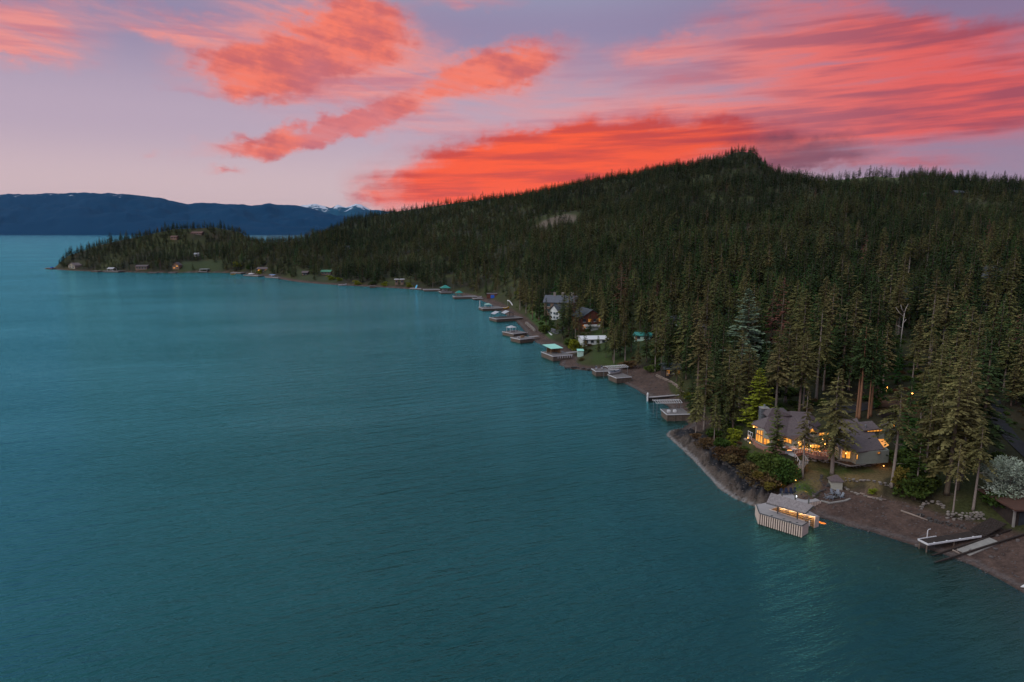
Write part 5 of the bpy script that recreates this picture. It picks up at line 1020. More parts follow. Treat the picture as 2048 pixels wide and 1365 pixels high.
def lift_frame(o, x0, x1, y0, y1, z0, z1, n=10):
    posts4(o, x0, x1, y0, y1, z0, z1, M_METAL, .12); mb = MB()
    for y in (y0, y1): mb.beam((x0-.4, y, z1), (x1+.4, y, z1), .12)
    for k in range(n): x = x0-.3+(x1-x0+.6)*k/(n-1); mb.beam((x, y0-.3, z1+.1), (x, (y0+y1)/2, z1+.45), .10); mb.beam((x, (y0+y1)/2, z1+.45), (x, y1+.3, z1+.1), .10)
    mb.build('canopy_frame', M_WHITE, o)
def boat(label, loc, rz, L=6.0, hull=M_WHITE, cover=None, name='motor_boat'):
    o = thing(name, label, 'boat', loc, rz); w = L*.17; V = []; sec = [(-.5, .85, 0), (-.2, 1, 0), (.15, .95, .02), (.35, .6, .08), (.5, .03, .16)]
    for t, k, up in sec: V += [(L*t, -w*k, L*.13+L*up), (L*t, -w*k*.75, L*.02+L*up*.6), (L*t, 0, -L*.03+L*up*.5), (L*t, w*k*.75, L*.02+L*up*.6), (L*t, w*k, L*.13+L*up)]
    fs = [(i*5+j, i*5+j+1, i*5+j+6, i*5+j+5) for i in range(4) for j in range(4)]+[(0, 1, 2, 3, 4)]; mb = MB(); mb.add(V, fs); mb.build('hull', hull, o)
    mb = MB(); mb.add([(V[i*5][0], V[i*5][1]*.96, V[i*5][2]-.05) for i in range(5)]+[(V[i*5+4][0], V[i*5+4][1]*.96, V[i*5+4][2]-.05) for i in range(5)], [(i, i+1, i+6, i+5) for i in range(4)]); mb.build('deck', cover or M_GREYP, o)
    mb = MB(); mb.slab([(L*.02, -w*.7, L*.14), (L*.02, w*.7, L*.14), (-L*.06, w*.6, L*.23), (-L*.06, -w*.6, L*.23)], [(0, 1, 2, 3)], .05); mb.build('windshield', M_GLASS, o); return o
def local(o, x, y, z): return Vector(o.location)+Matrix.Rotation(o.rotation_euler.z, 3, 'Z') @ Vector((x, y, z))

o, w, z = crib_dock('crib dock with white lift frame nearest the rocky point', 1334, 843, 1378, 842, 6.5); lift_frame(o, -2.2, w-1.5, 4.0, 8.0, -.5, z+2.6, 12)
for k in range(2): mb = MB(); mb.box((1.2+2*k, 2.4, z+.35), (.9, .9, .7)); mb.build('dock_box', M_WHITE, o)
a, ang, w = frame_of(1295, 803, 1368, 797); o = thing('timber_pier', 'low log pier with tall white piling across the pebble bay', 'pier', a, ang)
mb = MB(); mb.box((w/2, .6, 1.25), (w, 1.3, .16)); mb.build('deck', M_DECK, o); mb = MB(); mb.tube([(0, 0, -1), (0, 0, 2.6)], [.32, .32], 10); mb.build('piling', M_WHITE, o); mb = MB(); mb.tube([(0, 0, 2.6), (0, 0, 3.3)], [.42, .05], 10); mb.build('piling_cap', M_WHITE, o)
for k in range(9): mb = MB(); mb.box((.4+k*(w-.6)/8, .2, .3), (.26, .3, 1.9)); mb.build('pile', M_CRIB, o)
mb = MB(); mb.box((w/2, .55, .35), (w-.4, .5, 1.2)); mb.build('crib', M_DSTONE, o)
o, w, z = crib_dock('crib dock with white lift frame over a blue boat in the pebble bay', 1233, 767, 1262, 764.5, 7, 2.1); lift_frame(o, -1.0, w+.8, 4.5, 9, .3, z+3.0, 11); boat('blue and white motor boat under the lift frame of the bay dock', local(o, w*.45, 6.8, 2.6), ang+.1, 5.5, M_WHITE, M_NAVY)
o, w, z = crib_dock('short square crib dock with jet skis behind at the bay mouth', 1192, 753.5, 1219, 752.5, 6, 2.1)
for k in range(2): boat(['left pale jet ski on the short square dock', 'right pale jet ski on the short square dock'][k], local(o, 1.6+2.4*k, 5.2, z+.3), ang+1.2, 2.8, M_WHITE, M_NAVY, 'jet_ski')
mb = MB(); mb.box((w+2.8, 3.5, z-.3), (5.5, 2.2, .15)); mb.build('gangway', M_DECK, o)
boat('small grey boat drawn up beside the bay dock', onground(1227, 745), .2, 5, M_GREYP, M_TRIM)
# mint roofed boathouse
o, w, z = crib_dock('big crib dock under the mint roofed boat shelter', 1106, 723, 1144, 720, 13, 2.3)
posts4(o, 1.5, w-3.2, 5.5, 9.8, z, z+2.7, M_WARMWOOD, .25); mb = MB(); mb.slab([(1.2, 4.6, z+2.7), (w-2.4, 4.6, z+2.7), (w-4.0, 10.6, z+3.9), (-.6, 10.6, z+3.9)], [(0, 1, 2, 3)], .18); mb.build('roof', M_MINT, o)
mb = MB(); mb.box((w*.42, 10.0, z+1.2), (w-5, .2, 2.4)); mb.build('back_wall', M_WARMWOOD, o); mb = MB(); mb.box((w-3.4, 8, z+1.2), (.2, 4.0, 2.4)); mb.build('side_wall', M_WARMWOOD, o)
for k in range(7): mb = MB(); mb.box((w*.25+k*w*.12, -.26, z-.7), (.22, .16, 1.1)); mb.build('fender', M_WHITE, o)
mb = MB(); mb.box((w+4, 7, z-.2), (8, 2, .2)); mb.build('gangway', M_DECK, o)
def small_shed(name, label, px, py, w, d, h, wallm, roofm, lean=True, rz=0.):
    p = onground(px, py); o = thing(name, label, 'shed', p, rz); mb = MB(); mb.box((0, d/2, h/2-.3), (w, d, h+.6)); mb.build('wall', wallm, o)
    mb = MB(); mb.slab([(-w/2-.3, -.3, h), (w/2+.3, -.3, h), (w/2+.3, d+.3, h+.5), (-w/2-.3, d+.3, h+.5)], [(0, 1, 2, 3)], .12); mb.build('roof', roofm, o); mb = MB(); mb.box((w*.1, -.03, h*.42), (w*.3, .08, h*.8)); mb.build('door', wallm, o); BUILT.append((p.x, p.y+d/2, w*.8+1.5))
small_shed('garden_shed', 'tall mint white shed beside the mint roofed boat shelter', 1161, 714, 2.7, 2.4, 2.9, M_MINTWALL, M_MINT)
# upper bay docks
o, w, z = crib_dock('crib dock with railings just below the green shore lawn', 1040, 687, 1067, 684, 9, 2.0, tint=M_CRIB); mb = MB()
for x in (.3, 2.2): mb.box((x, 3, z+.6), (.12, .12, 1.2))
mb.beam((.3, 3, z+1.1), (2.2, 3, z+1.1), .1); mb.build('railing', M_WHITE, o); mb = MB(); mb.box((w*.55, 5, z+.45), (2.2, 1.2, .9)); mb.build('dock_box', M_WARMWOOD, o); mb = MB(); mb.box((w+3.5, 5, z-.2), (7, 2.4, .2)); mb.build('gangway', M_DECK, o)
o, w, z = crib_dock('crib dock with small white canopy beside the green shore lawn', 1027, 675, 1054, 672, 11, 1.9); posts4(o, 2.0, 6.0, 6.0, 9.5, z, z+2.6, M_WHITE); hip(o, 2.0, 6.0, 6.0, 9.5, z+2.6, 1.0, mat('pale_canopy', (.50, .52, .54), (.42, .44, .46), 1), .4, 'canopy')
o, w, z = crib_dock('long crib dock carrying two grey gabled boat covers', 993, 644.5, 1045, 641, 11, 1.9, white=M_WHITE)
for k in range(2): x0 = 1.2+k*7.6; posts4(o, x0, x0+6.2, 4.8, 9.8, z, z+2.7, M_DARKWOOD, .2); gable(o, x0, x0+6.2, 4.8, 9.8, z+2.7, 1.5, M_LROOF, 'y', .5, 'canopy')
o, w, z = crib_dock('dock with small teal canopy and yellow pedal boat', 966, 622.5, 1006, 621, 12, 1.8); posts4(o, 4, 8.5, 6, 10, z, z+2.2, M_WHITE); hip(o, 4, 8.5, 6, 10, z+2.2, .9, mat('teal_white_canvas', (.32, .50, .46), (.26, .42, .40), 1), .3, 'canopy'); mb = MB(); mb.tube([(.6, 11, -1), (.6, 11, z+5)], [.28, .28], 8); mb.build('piling', M_WHITE, o)
boat('yellow pedal boat with white seats at the shore end of the teal canopied dock', at(1009, 618, 1.0), .05, 7, M_YELLOW, M_WHITE, 'pedal_boat')
o, w, z = crib_dock('small low dock with a moored white boat', 948, 600.5, 966, 600, 7, 1.2); boat('white motor boat behind the small low dock', at(957, 596, .3), .1, 6)
o, w, z = crib_dock('long white edged dock with teal roofed gazebo', 909, 598.5, 954, 597.5, 12, 1.8); posts4(o, 2.5, 8, 4.5, 9.5, z, z+3.0, M_WARMWOOD, .25); hip(o, 2.5, 8, 4.5, 9.5, z+3.0, 2.0, M_TEAL, .6)
o, w, z = crib_dock('narrow dock under the larger teal roofed boathouse', 882, 588, 904, 587.5, 14, 1.4); posts4(o, 1.5, w-1, 4, 12, z, z+3.6, M_DARKWOOD, .3); hip(o, 1.5, w-1, 4, 12, z+3.6, 2.6, M_TEAL, .8); boat('white boat slung under the larger teal roof', local(o, w*.45, 8, z+.8), .1, 6)
crib_dock('white edged dock left of the larger teal boathouse', 848, 583.3, 880, 582.8, 12, 1.5)
o, w, z = crib_dock('low dock with pale blue slide on the far beach', 820, 579, 842, 579.5, 10, .9); mb = MB(); mb.slab([(5, 5, z+3.2), (6.6, 5, z+3.2), (6.6, 1.5, z), (5, 1.5, z)], [(0, 3, 2, 1)], .3); mb.build('slide', M_SKYBLUE, o); mb = MB(); mb.box((5.8, 5.6, z+1.6), (1.5, 1.2, 3.2)); mb.build('slide_tower', M_WARMWOOD, o)
o, w, z = crib_dock('little timber dock on the far beach left of the white towers', 739, 576, 751, 575.8, 7, 1.6, False); posts4(o, 1, w-1, 2, 5, z, z+2, M_CRIB, .25)
boat('white boat moored along the far beach', at(685, 571.5, .2), .03, 9)
o, w, z = crib_dock('floating dock with red and white boats by the peninsula neck', 530, 556, 556, 557.5, 12, 1.0); boat('red covered boat at the peninsula neck dock', at(547, 553, .6), .0, 7, M_WHITE, mat('red_cover', (.45, .03, .04), (.35, .02, .03), 1)); posts4(o, 2, 12, 5, 10, z, z+2.4, M_METAL); gable(o, 2, 12, 5, 10, z+2.4, .8, mat('blue_grey_canvas', (.22, .30, .50), (.18, .25, .42), 1), 'x', .4, 'canopy')
crib_dock('long low dock with mast left of the peninsula neck', 487, 552.5, 516, 554, 10, 1.3); mp_ = at(503, 549, .5); o = thing('sailboat', 'sailboat with bare mast behind the long low dock', 'boat', mp_, .1); mb = MB(); mb.tube([(0, 0, .8), (0, 0, 11)], [.12, .06], 6); mb.build('mast', M_WHITE, o); mb = MB(); mb.tube([(-4, 0, .6), (-1.5, 0, .55), (1.5, 0, .55), (4.5, 0, .9)], [.6, 1.1, 1.0, .05], 8); mb.build('hull', M_WHITE, o, True)
crib_dock('dock with white boats beside the peninsula meadow', 461, 548, 482, 548.5, 10, 1.4); boat('white boat at the peninsula meadow dock', at(473, 544.5, .8), .1, 8); boat('yellow hulled boat in front of the peninsula meadow dock', at(466, 549.5, .1), .1, 7, M_YELLOW, M_WHITE)
o, w, z = crib_dock('dock with flat grey boat shelter below the peninsula meadow', 397, 545.5, 414, 545.5, 12, 1.6); posts4(o, 1, w-1, 3, 10, z, z+3, M_WHITE, .25); mb = MB(); mb.box((w/2, 6.5, z+3.1), (w, 9, .3)); mb.build('roof', M_LROOF, o)
o, w, z = crib_dock('dock with white boat shelter on the peninsula shore', 206, 545, 236, 545.5, 14, 1.8); posts4(o, 4, 14, 4, 11, z, z+3, M_WHITE, .3); gable(o, 4, 14, 4, 11, z+3, 2, M_LROOF, 'x', .6); boat('white boat beside the peninsula boat shelter', at(228, 542, .4), .0, 9)
o, w, z = crib_dock('tiny dock with blue cover at the tip of the peninsula', 91, 538.3, 104, 539, 8, 1.5, False); mb = MB(); mb.box((w*.6, 4, z+.8), (5, 3, 1.5)); mb.build('cover', M_BLUE, o)
crib_dock('weathered dock half way along the peninsula shore', 182, 544.5, 195, 545, 8, 1.6, False); crib_dock('low dock below the brown peninsula house', 295, 547, 312, 547, 8, 1.0, False); crib_dock('low dock below the lit peninsula house', 336, 547, 350, 547, 8, 1.0, False)

# ------------------------------------------------------------------ houses along the shore and on the hill
def cabin(label, px0, py0, px1, py1, depth, h, rise, wallm, roofm, axis='x', wins=3, winm=M_GLASS, chim=None, name='house', storeys=1, z=None, wing=None):
    pz = onground((px0+px1)/2, (py0+py1)/2).z if z is None else z
    a, ang, w = frame_of(px0, py0, px1, py1, pz); o = thing(name, label, 'house', a, ang)
    mb = MB(); mb.box((w/2, depth/2, h/2-.6), (w, depth, h+1.2))
    if axis == 'x': tri = [[(x, -.0, h), (x, depth, h), (x, depth/2, h+rise)] for x in (.02, w-.02)]
    else: tri = [[(0, y, h), (w, y, h), (w/2, y, h+rise)] for y in (.02, depth-.02)]
    for t in tri: mb.add(t, [(0, 1, 2)])
    mb.build('wall', wallm, o); gable(o, 0, w, 0, depth, h, rise, roofm, axis, .7, 'roof', .25)
    for s in range(storeys):
        for k in range(wins):
            x = w*(k+.6)/(wins+.2); zc = (h/storeys)*(s+.55); mb = MB(); mb.box((x, -.04, zc), (w/(wins+1)*.62, .1, h/storeys*.5)); wn = mb.build('window', winm if (k+s) % 2 == 0 else M_GLASS, o)
            mb = MB(); mb.box((x, -.10, zc-h/storeys*.27), (w/(wins+1)*.7, .1, .12)); mb.build('sill', M_WHITE, wn)
    mb = MB(); mb.box((w*.08+.4, -.05, 1.0), (.95, .1, 2.05)); mb.build('door', M_WARMWOOD, o)
    if chim:
        for t in chim: mb = MB(); mb.box((w*t, depth*.5, h+rise*.8), (1.6, 1.2, rise*.8+2.2)); mb.build('chimney', M_STONE, o)
    c = local(o, w/2, depth/2, 0); BUILT.append((c.x, c.y, max(w, depth)*.5+2.5)); return o
o = cabin('dark roofed house with white gable and stone chimneys on the upper bay', 1099, 638, 1118, 642, 14, 5.2, 4.2, M_WHITEWALL, M_SLATE, 'y', 3, M_GLASS, None, storeys=2)
cabin('grey roofed rear house with stone chimneys on the upper bay', 1088, 628, 1150, 630, 12, 7.5, 4.0, M_BROWNWALL, mat('blue_grey_roof', (.12, .13, .16), (.09, .10, .12), 1), 'x', 4, M_GLASS, (.28, .55, .85), storeys=2)
cabin('rust walled house with white gable among pines', 1162, 660, 1206, 658, 14, 6.5, 4.5, M_REDWALL, M_SLATE, 'y', 4, M_WINDIM, None, storeys=2); gw = onground(1184, 662)
o = thing('balcony', 'white railed balcony in front of the rust walled house', 'balcony', gw); mb = MB(); mb.box((0, 0, 2.6), (9, 2.5, .2)); mb.build('floor', M_WHITE, o); mb = MB(); mb.box((0, -1.2, 3.2), (9, .1, .9)); mb.build('railing', M_WHITE, o); mb = MB(); mb.box((0, .6, 1.2), (7, .3, 2.6)); mb.build('wall', M_WHITEWALL, o)
o = cabin('low house with broad white roof above the mint shed', 1166, 690, 1214, 689, 11, 2.8, .9, M_WHITEWALL, M_WHITE, 'x', 4); 
cabin('mint cabin with green roof edge among the pines', 1268, 681, 1300, 683, 8, 2.6, 1.0, M_MINTWALL, M_TEAL, 'x', 2)
cabin('white walled house glimpsed through pines above the bay', 1344, 655, 1366, 655, 9, 3.5, 2, M_WHITEWALL, M_SLATE); cabin('slate roofed house behind the pebble bay pines', 1380, 668, 1410, 668, 9, 3.5, 2.5, M_GREYP, M_SLATE); cabin('dark house with a lit window behind the pebble bay', 1330, 752, 1362, 752, 8, 2.8, 1.6, M_DARKWOOD, M_SLATE, 'x', 3, M_WINDIM)
cabin('pale blue house deep in the dark wood', 1795, 600, 1838, 602, 12, 4.5, 2.2, mat('pale_blue_siding', (.20, .27, .33), (.16, .22, .28), .8), M_SLATE, 'x', 4); cabin('grey house in the wood at the right edge', 1985, 560, 2008, 560, 10, 5, 3, M_GREYP, M_SLATE, 'y', 3, storeys=2)
cabin('pair roofed brown house on the top of the peninsula', 382, 474, 403, 474, 14, 6, 3, M_BROWNWALL, mat('red_brown_roof', (.16, .09, .08), (.12, .07, .06), 1), 'x', 4, storeys=2); cabin('orange walled cottage below the brown peninsula house', 341, 479, 353, 479, 9, 4, 2, M_TANWALL, mat('red_brown_roof', (.16, .09, .08)), 'x', 2)
cabin('pale gabled house near the peninsula tip', 137, 537, 150, 538, 10, 5, 4, mat('cream_siding', (.34, .30, .24), (.28, .25, .20), .8), M_SHINGLE, 'y', 2, storeys=2); cabin('brown house with tan deck on the peninsula shore', 271, 540, 294, 540, 10, 5, 2, M_BROWNWALL, M_SHINGLE, 'x', 4); cabin('lit tan gabled house on the peninsula shore', 345, 538, 358, 538, 10, 5, 4.5, M_TANWALL, M_SHINGLE, 'y', 2, M_WIN, storeys=2)
cabin('white cottage above the peninsula meadow', 388, 514, 396, 514, 7, 4, 2, M_WHITEWALL, M_LROOF, 'x', 1); cabin('brown house with lit porch at the peninsula neck', 514, 545, 538, 545, 10, 4.5, 2.5, M_BROWNWALL, M_SHINGLE, 'x', 3, M_WIN)
cabin('green roofed lodge above the far beach', 642, 550, 661, 550, 9, 3.6, 2.2, M_BROWNWALL, M_GREENROOF, 'x', 3); cabin('small dark cabin left of the green roofed lodge', 604, 551, 615, 551, 8, 3.2, 2, M_DARKWOOD, M_SHINGLE, 'x', 2); cabin('grey house hidden on the slope above the far beach', 686, 500, 698, 500, 8, 4, 2, M_GREYP, M_SLATE, 'x', 2); cabin('small roof on the ridge slope at the right', 1912, 393, 1928, 393, 10, 4, 2.5, M_DARKWOOD, M_SLATE, 'x', 2)
for k, (x, lb) in enumerate([(793, 'left white roofed tower of the twin beach house'), (804, 'right white roofed tower of the twin beach house')]):
    p = onground(x, 570); o = thing('beach_tower', lb, 'house', p); mb = MB(); mb.box((0, 2, 2.6), (3.2, 4, 6)); mb.build('wall', M_BROWNWALL, o); mb = MB(); mb.box((0, 2, 5.9), (5.0, 6, .5)); mb.build('roof', M_WHITE, o); mb = MB(); mb.box((0, -.05, 3.4), (1.8, .1, 1.6)); mb.build('window', M_GLASS, o); BUILT.append((p.x, p.y+2, 6))
small_shed('garden_shed', 'brown shed with bright blue door cover on the upper bay shore', 984, 596, 9, 5, 3.4, M_REDWALL, M_SHINGLE); p = onground(985, 597); o = thing('blue_tarp', 'bright blue cover hung on the brown shore shed', 'tarp', p+Vector((0, -.6, 0))); mb = MB(); mb.slab([(-1.5, 0, 3.0), (1.5, 0, 3.0), (1.7, -.5, .3), (-1.7, -.5, .3)], [(0, 3, 2, 1)], .08); mb.build('sheet', M_BLUE, o); mb = MB(); mb.beam((-1.6, 0, 3.0), (1.6, 0, 3.0), .1); mb.build('pole', M_WHITE, o)
p = onground(1022, 612); o = thing('water_slide', 'white curving slide at the shore behind the yellow pedal boat', 'slide', p); mb = MB(); mb.tube([(-3, 0, 4.2), (-1.5, 0, 3.9), (0, -.5, 2.4), (1, -1.2, .8), (1.2, -2, .4)], [.45, .5, .5, .5, .45], 8); mb.build('chute', M_WHITE, o, True); mb = MB(); mb.beam((-2.6, 0, 0), (-2.6, 0, 4), .3); mb.build('support', M_METAL, o)
stone_wall('white fence like wall beside the green shore lawn', [G_(1095, 664), G_(1104, 671)], .8, 21, M_WHITE, .6, 1); stone_wall('long pale sea wall along the head of the pebble bay', [G_(1312, 752), G_(1340, 765), G_(1352, 772), G_(1362, 783), G_(1368, 790)], 1.0, 22, M_LOG, .5, 2)
# yard lamps in the wood, parked cars
for lb, x, y, zz in [('left bright orange yard lamp in the dark wood behind the house', 1771, 776, 4.6), ('right orange yard lamp in the dark wood behind the house', 1821, 786, 4.2)]:
    p = onground(x, y+26); f = proj(p)[2]; H = 26*f/F; o = thing('yard_lamp', lb, 'lamp', p); mb = MB(); mb.tube([(0, 0, 0), (0, 0, H)], [.09, .06], 6); mb.build('post', M_TRIM, o); mb = MB(); ball(mb, (0, 0, H), .34, 8, 0, .7); mb.build('globe', M_BULB, o); g = glow((0, 0, 0), 420); g.parent = o; g.location = (0, -.6, H); USED.append((p.x, p.y, 4))
def car(label, px, py, rz, m):
    p = onground(px, py); o = thing('parked_car', label, 'car', p, rz, None); mb = MB(); mb.slab([(-2.2, -.85, .85), (2.2, -.85, .78), (2.2, .85, .78), (-2.2, .85, .85)], [(0, 1, 2, 3)], .5); mb.build('body', m, o)
    mb = MB(); mb.add([(-1.9, -.75, .85), (1.0, -.75, .85), (1.0, .75, .85), (-1.9, .75, .85), (-1.5, -.62, 1.5), (.3, -.62, 1.5), (.3, .62, 1.5), (-1.5, .62, 1.5)], [(0, 1, 5, 4), (1, 2, 6, 5), (2, 3, 7, 6), (3, 0, 4, 7), (4, 5, 6, 7)]); cb_ = mb.build('cabin', M_GLASS, o); mb = MB(); mb.box((-.6, 0, 1.52), (1.7, 1.2, .06)); mb.build('roof', m, cb_)
    for x in (-1.4, 1.4):
        for y in (-.8, .8): mb = MB(); mb.tube([(x, y-.12, .35), (x, y+.12, .35)], [.35, .35], 10); mb.build('wheel', M_TRIM, o)
    USED.append((p.x, p.y, 4))
car('white car parked in the wood left of the yellow-green tree', 1497, 768, .2, M_WHITE); car('silver car parked behind the bright yellow-green tree', 1512, 773, .2, mat('silver_paint', (.4, .42, .45), rough=.3, metal=.4))

# ------------------------------------------------------------------ shrubs
SHR = {}
for nm, sd, H, R, n, kl, kw, m in [('round', 1, 3.4, 2.6, 900, .5, .22, M_BUSH), ('round2', 2, 3.0, 2.4, 800, .5, .22, M_BUSH), ('dry', 3, 2.2, 2.4, 800, .45, .13, M_BROWNB), ('yellow', 4, 4.0, 2.2, 800, .45, .2, M_YELB), ('spring', 5, 3.4, 2.4, 800, .5, .22, M_BRIGHT), ('blossom', 6, 8.0, 5.2, 7000, .5, .11, M_BLOSSOM)]:
    SHR[nm] = (H, crown_mesh('foliage', leafy(sd, H, R, .05 if nm != 'blossom' else .12, n, kl, kw, 9 if nm != 'blossom' else 26, .25), m), trunk_data('stem', (lambda mb: [mb.tube([(0, 0, 0), (math.cos(a)*R*.2, math.sin(a)*R*.2, H*.35), (math.cos(a)*R*.45, math.sin(a)*R*.45, H*.7)], [.03*H**.6, .025*H**.6, .008*H**.6], 5) for a in (0, 1.3, 2.6, 3.9, 5.2)] and mb)(MB()), M_BARK))
def shrub(kind, p, H, label, name='shrub', group=None, wide=1.0):
    h0, fo, sm_ = SHR[kind]; o = thing(name, label, 'shrub' if kind != 'blossom' else 'tree', p, random.uniform(0, 6.28), group); s = H/h0; o.scale = (s*wide, s*wide, s)
    for nm, me in (('foliage', fo), ('stem', sm_)): c = bpy.data.objects.new(nm, me); COL.objects.link(c); c.parent = o
    return o
fb = onground(2015, 1003); shrub('blossom', fb, 9.2, 'large tree white with blossom by the driveway at the right edge', 'blossom_tree'); USED.append((fb.x, fb.y, 6))
SH = [('round', 1535, 962, 4.0, 'biggest round green bush above the navy chairs', 1.2), ('round2', 1556, 964, 3.6, 'round green bush right of the biggest one', 1.15), ('round', 1518, 940, 2.4, 'dark green bush below the patio wall', 1.1), ('yellow', 1552, 978, 3.0, 'yellowish bush glowing beside the path light', 1.2), ('dry', 1530, 972, 3.2, 'brown bush left of the glowing yellowish bush', 1.3), ('round2', 1572, 972, 3.4, 'green bush next to the head of the boardwalk', 1.1), ('dry', 1588, 950, 1.8, 'bare grey shrub beside the curved stone steps', 1.0),
      ('round', 1512, 926, 2.6, 'leftmost green bush of the bank under the brick patio', 1.2), ('round2', 1528, 936, 3.2, 'dense green bush under the young pine', 1.2), ('round', 1545, 930, 2.8, 'green bush against the hot tub terrace', 1.2), ('round2', 1548, 947, 3.6, 'full green bush in the middle of the bank', 1.2), ('round', 1566, 944, 3.4, 'green bush left of the thin sparse fir', 1.15), ('round2', 1580, 958, 3.2, 'green bush by the foot of the curved steps', 1.0), ('yellow', 1540, 985, 2.2, 'ochre bush behind the leftmost navy chair', 1.3), ('dry', 1512, 948, 2.6, 'brown bush in the middle of the bank', 1.4), ('dry', 1482, 915, 2.4, 'brown bush under the stone patio wall', 1.5), ('dry', 1458, 902, 2.2, 'brown bush right of the leaning pine foot', 1.4), ('round2', 1425, 878, 2.6, 'low dark green bush behind the leaning pine', 1.3),
      ('spring', 1472, 882, 3.0, 'yellow-green bush at the left corner of the patio', 1.2), ('spring', 1463, 900, 2.6, 'low bright bush below the yellow-green one', 1.0), ('round', 1440, 900, 2.8, 'green bush at the foot of the leaning pine', 1.2), ('round2', 1488, 908, 1.8, 'green bush on the bank under the stone wall', 1.2), ('round', 1503, 920, 1.7, 'green bush just below the patio path lights', 1.2), ('dry', 1412, 892, 2.2, 'brown bush on the edge of the dark rock', 1.4), ('dry', 1447, 915, 2.2, 'brown thicket left half above the rock shelf', 1.6), ('dry', 1470, 930, 2.4, 'brown thicket right half above the rock shelf', 1.6), ('dry', 1497, 950, 2.2, 'brown bush at the lower bank near the dark rocks', 1.5), ('yellow', 1515, 962, 2.2, 'ochre bush near the rock foot of the bank', 1.2), ('dry', 1392, 878, 1.6, 'small brown bush near the point tip', 1.2),
      ('yellow', 1806, 988, 5.6, 'tall yellow-leaved bush at the right end of the beach', .8), ('round', 1826, 1002, 4.6, 'leafy green bush right of the yellow-leaved one', 1.0), ('round2', 1845, 992, 5.0, 'green thicket under the slender light green tree', 1.1), ('round2', 1985, 1012, 3.0, 'olive bush under the blossom tree', 1.5), ('spring', 1745, 988, 1.2, 'small green clump on the stone terrace', 1.2), ('round', 1800, 935, 4.5, 'dark green bush at the right corner of the house', 1.1), ('round', 1815, 950, 4.0, 'dark bush behind the bare trunked fir', 1.1),
      ('spring', 1148, 700, 5.5, 'light green bushy tree left of the tall mint shed', .9), ('round', 1138, 695, 4.5, 'round green bush at the upper bay bank', 1.1), ('round2', 1090, 668, 5.0, 'dark green bush behind the green shore lawn', 1.0), ('dry', 1255, 738, 3.5, 'reddish brown bush on the grass bank of the bay', 1.2), ('round', 1300, 745, 3.0, 'low green bush at the head of the pebble bay', 1.3), ('round2', 1322, 742, 3.0, 'bush behind the pale sea wall', 1.3), ('spring', 1380, 800, 3.0, 'bright bush between the pebble bay and the point', 1.1), ('round', 1405, 805, 4.0, 'tall bush right of the lift frame dock', 1.1),
      ('spring', 1040, 590, 6, 'light green broadleaf crown above the two grey boat covers', 1.0), ('spring', 714, 570, 5, 'bright green bush on the far beach', 1.3), ('round', 745, 571, 4.5, 'green bush behind the little timber dock', 1.2), ('spring', 770, 572, 4.5, 'bright green bush left of the twin towers', 1.3), ('spring', 818, 575, 5, 'bright green bush right of the twin towers', 1.0), ('spring', 662, 560, 5, 'bright green bush below the green roofed lodge', 1.5), ('spring', 678, 562, 4, 'green bush right of the green roofed lodge', 1.4), ('spring', 476, 535, 8, 'bright green broadleaf beside the peninsula meadow', 1.2), ('spring', 520, 548, 6, 'bright green bush below the neck house', 1.1), ('round', 500, 540, 7, 'green broadleaf behind the sailboat', 1.1)]
for k, x, y, H, lb, w in SH:
    p = onground(x, y); shrub(k, p, H, lb, wide=w); USED.append((p.x, p.y, 2.0))

# ------------------------------------------------------------------ the forest
TX, TY, TZ, TH, TV, TPX, TPY = scatter()
KINDS = ['fir0', 'fir1', 'fir2', 'pine0', 'pine1', 'pine2', 'slim', 'sparse']
order = np.argsort(-TV)[:255]; is_ind = np.zeros(len(TX), bool); is_ind[order] = True
LM = [(430, 442, 'the peninsula hilltop'), (392, 470, 'the brown peninsula hilltop house'), (143, 531, 'the pale house near the peninsula tip'), (282, 533, 'the brown peninsula shore house'), (351, 530, 'the lit tan peninsula house'), (440, 530, 'the peninsula meadow'), (526, 540, 'the neck house with lit porch'), (651, 546, 'the green roofed lodge'), (715, 568, 'the far beach'), (799, 560, 'the twin beach towers'), (893, 575, 'the larger teal boathouse'), (925, 590, 'the teal roofed gazebo'), (984, 590, 'the brown shed with blue cover'),
      (1015, 632, 'the two grey boat covers'), (1040, 655, 'the white canopied dock'), (1115, 610, 'the dark roofed house with chimneys'), (1184, 640, 'the rust walled house'), (1190, 678, 'the broad white roof'), (1240, 560, 'the reddish thin topped conifer'), (1285, 673, 'the mint cabin'), (1161, 706, 'the tall mint shed'), (1345, 640, 'the white walled house in the pines'), (1300, 770, 'the pebble bay'), (1345, 742, 'the dark house with a lit window'), (1489, 640, 'the blue-green spruce'), (1560, 620, 'the rust red dead conifer'), (1515, 780, 'the yellow-green tree'), (1650, 840, 'the main roof of the lit house'),
      (1797, 680, 'the white forked snag'), (1752, 720, 'the slim bright cedar'), (1771, 776, 'the left yard lamp'), (1821, 786, 'the right yard lamp'), (1815, 592, 'the pale blue house in the wood'), (1998, 540, 'the grey house at the right edge'), (1893, 800, 'the tallest clump fir'), (2012, 950, 'the blossom tree'), (2015, 870, 'the dark driveway'), (1850, 900, 'the leafy beach bushes')]
ORD = ['nearest', 'second nearest', 'third nearest', 'fourth nearest', 'fifth nearest', 'sixth nearest', 'seventh nearest', 'eighth nearest', 'ninth nearest', 'tenth nearest', 'eleventh nearest', 'twelfth nearest', 'thirteenth nearest', 'fourteenth nearest', 'farthest']
rowsL = {}
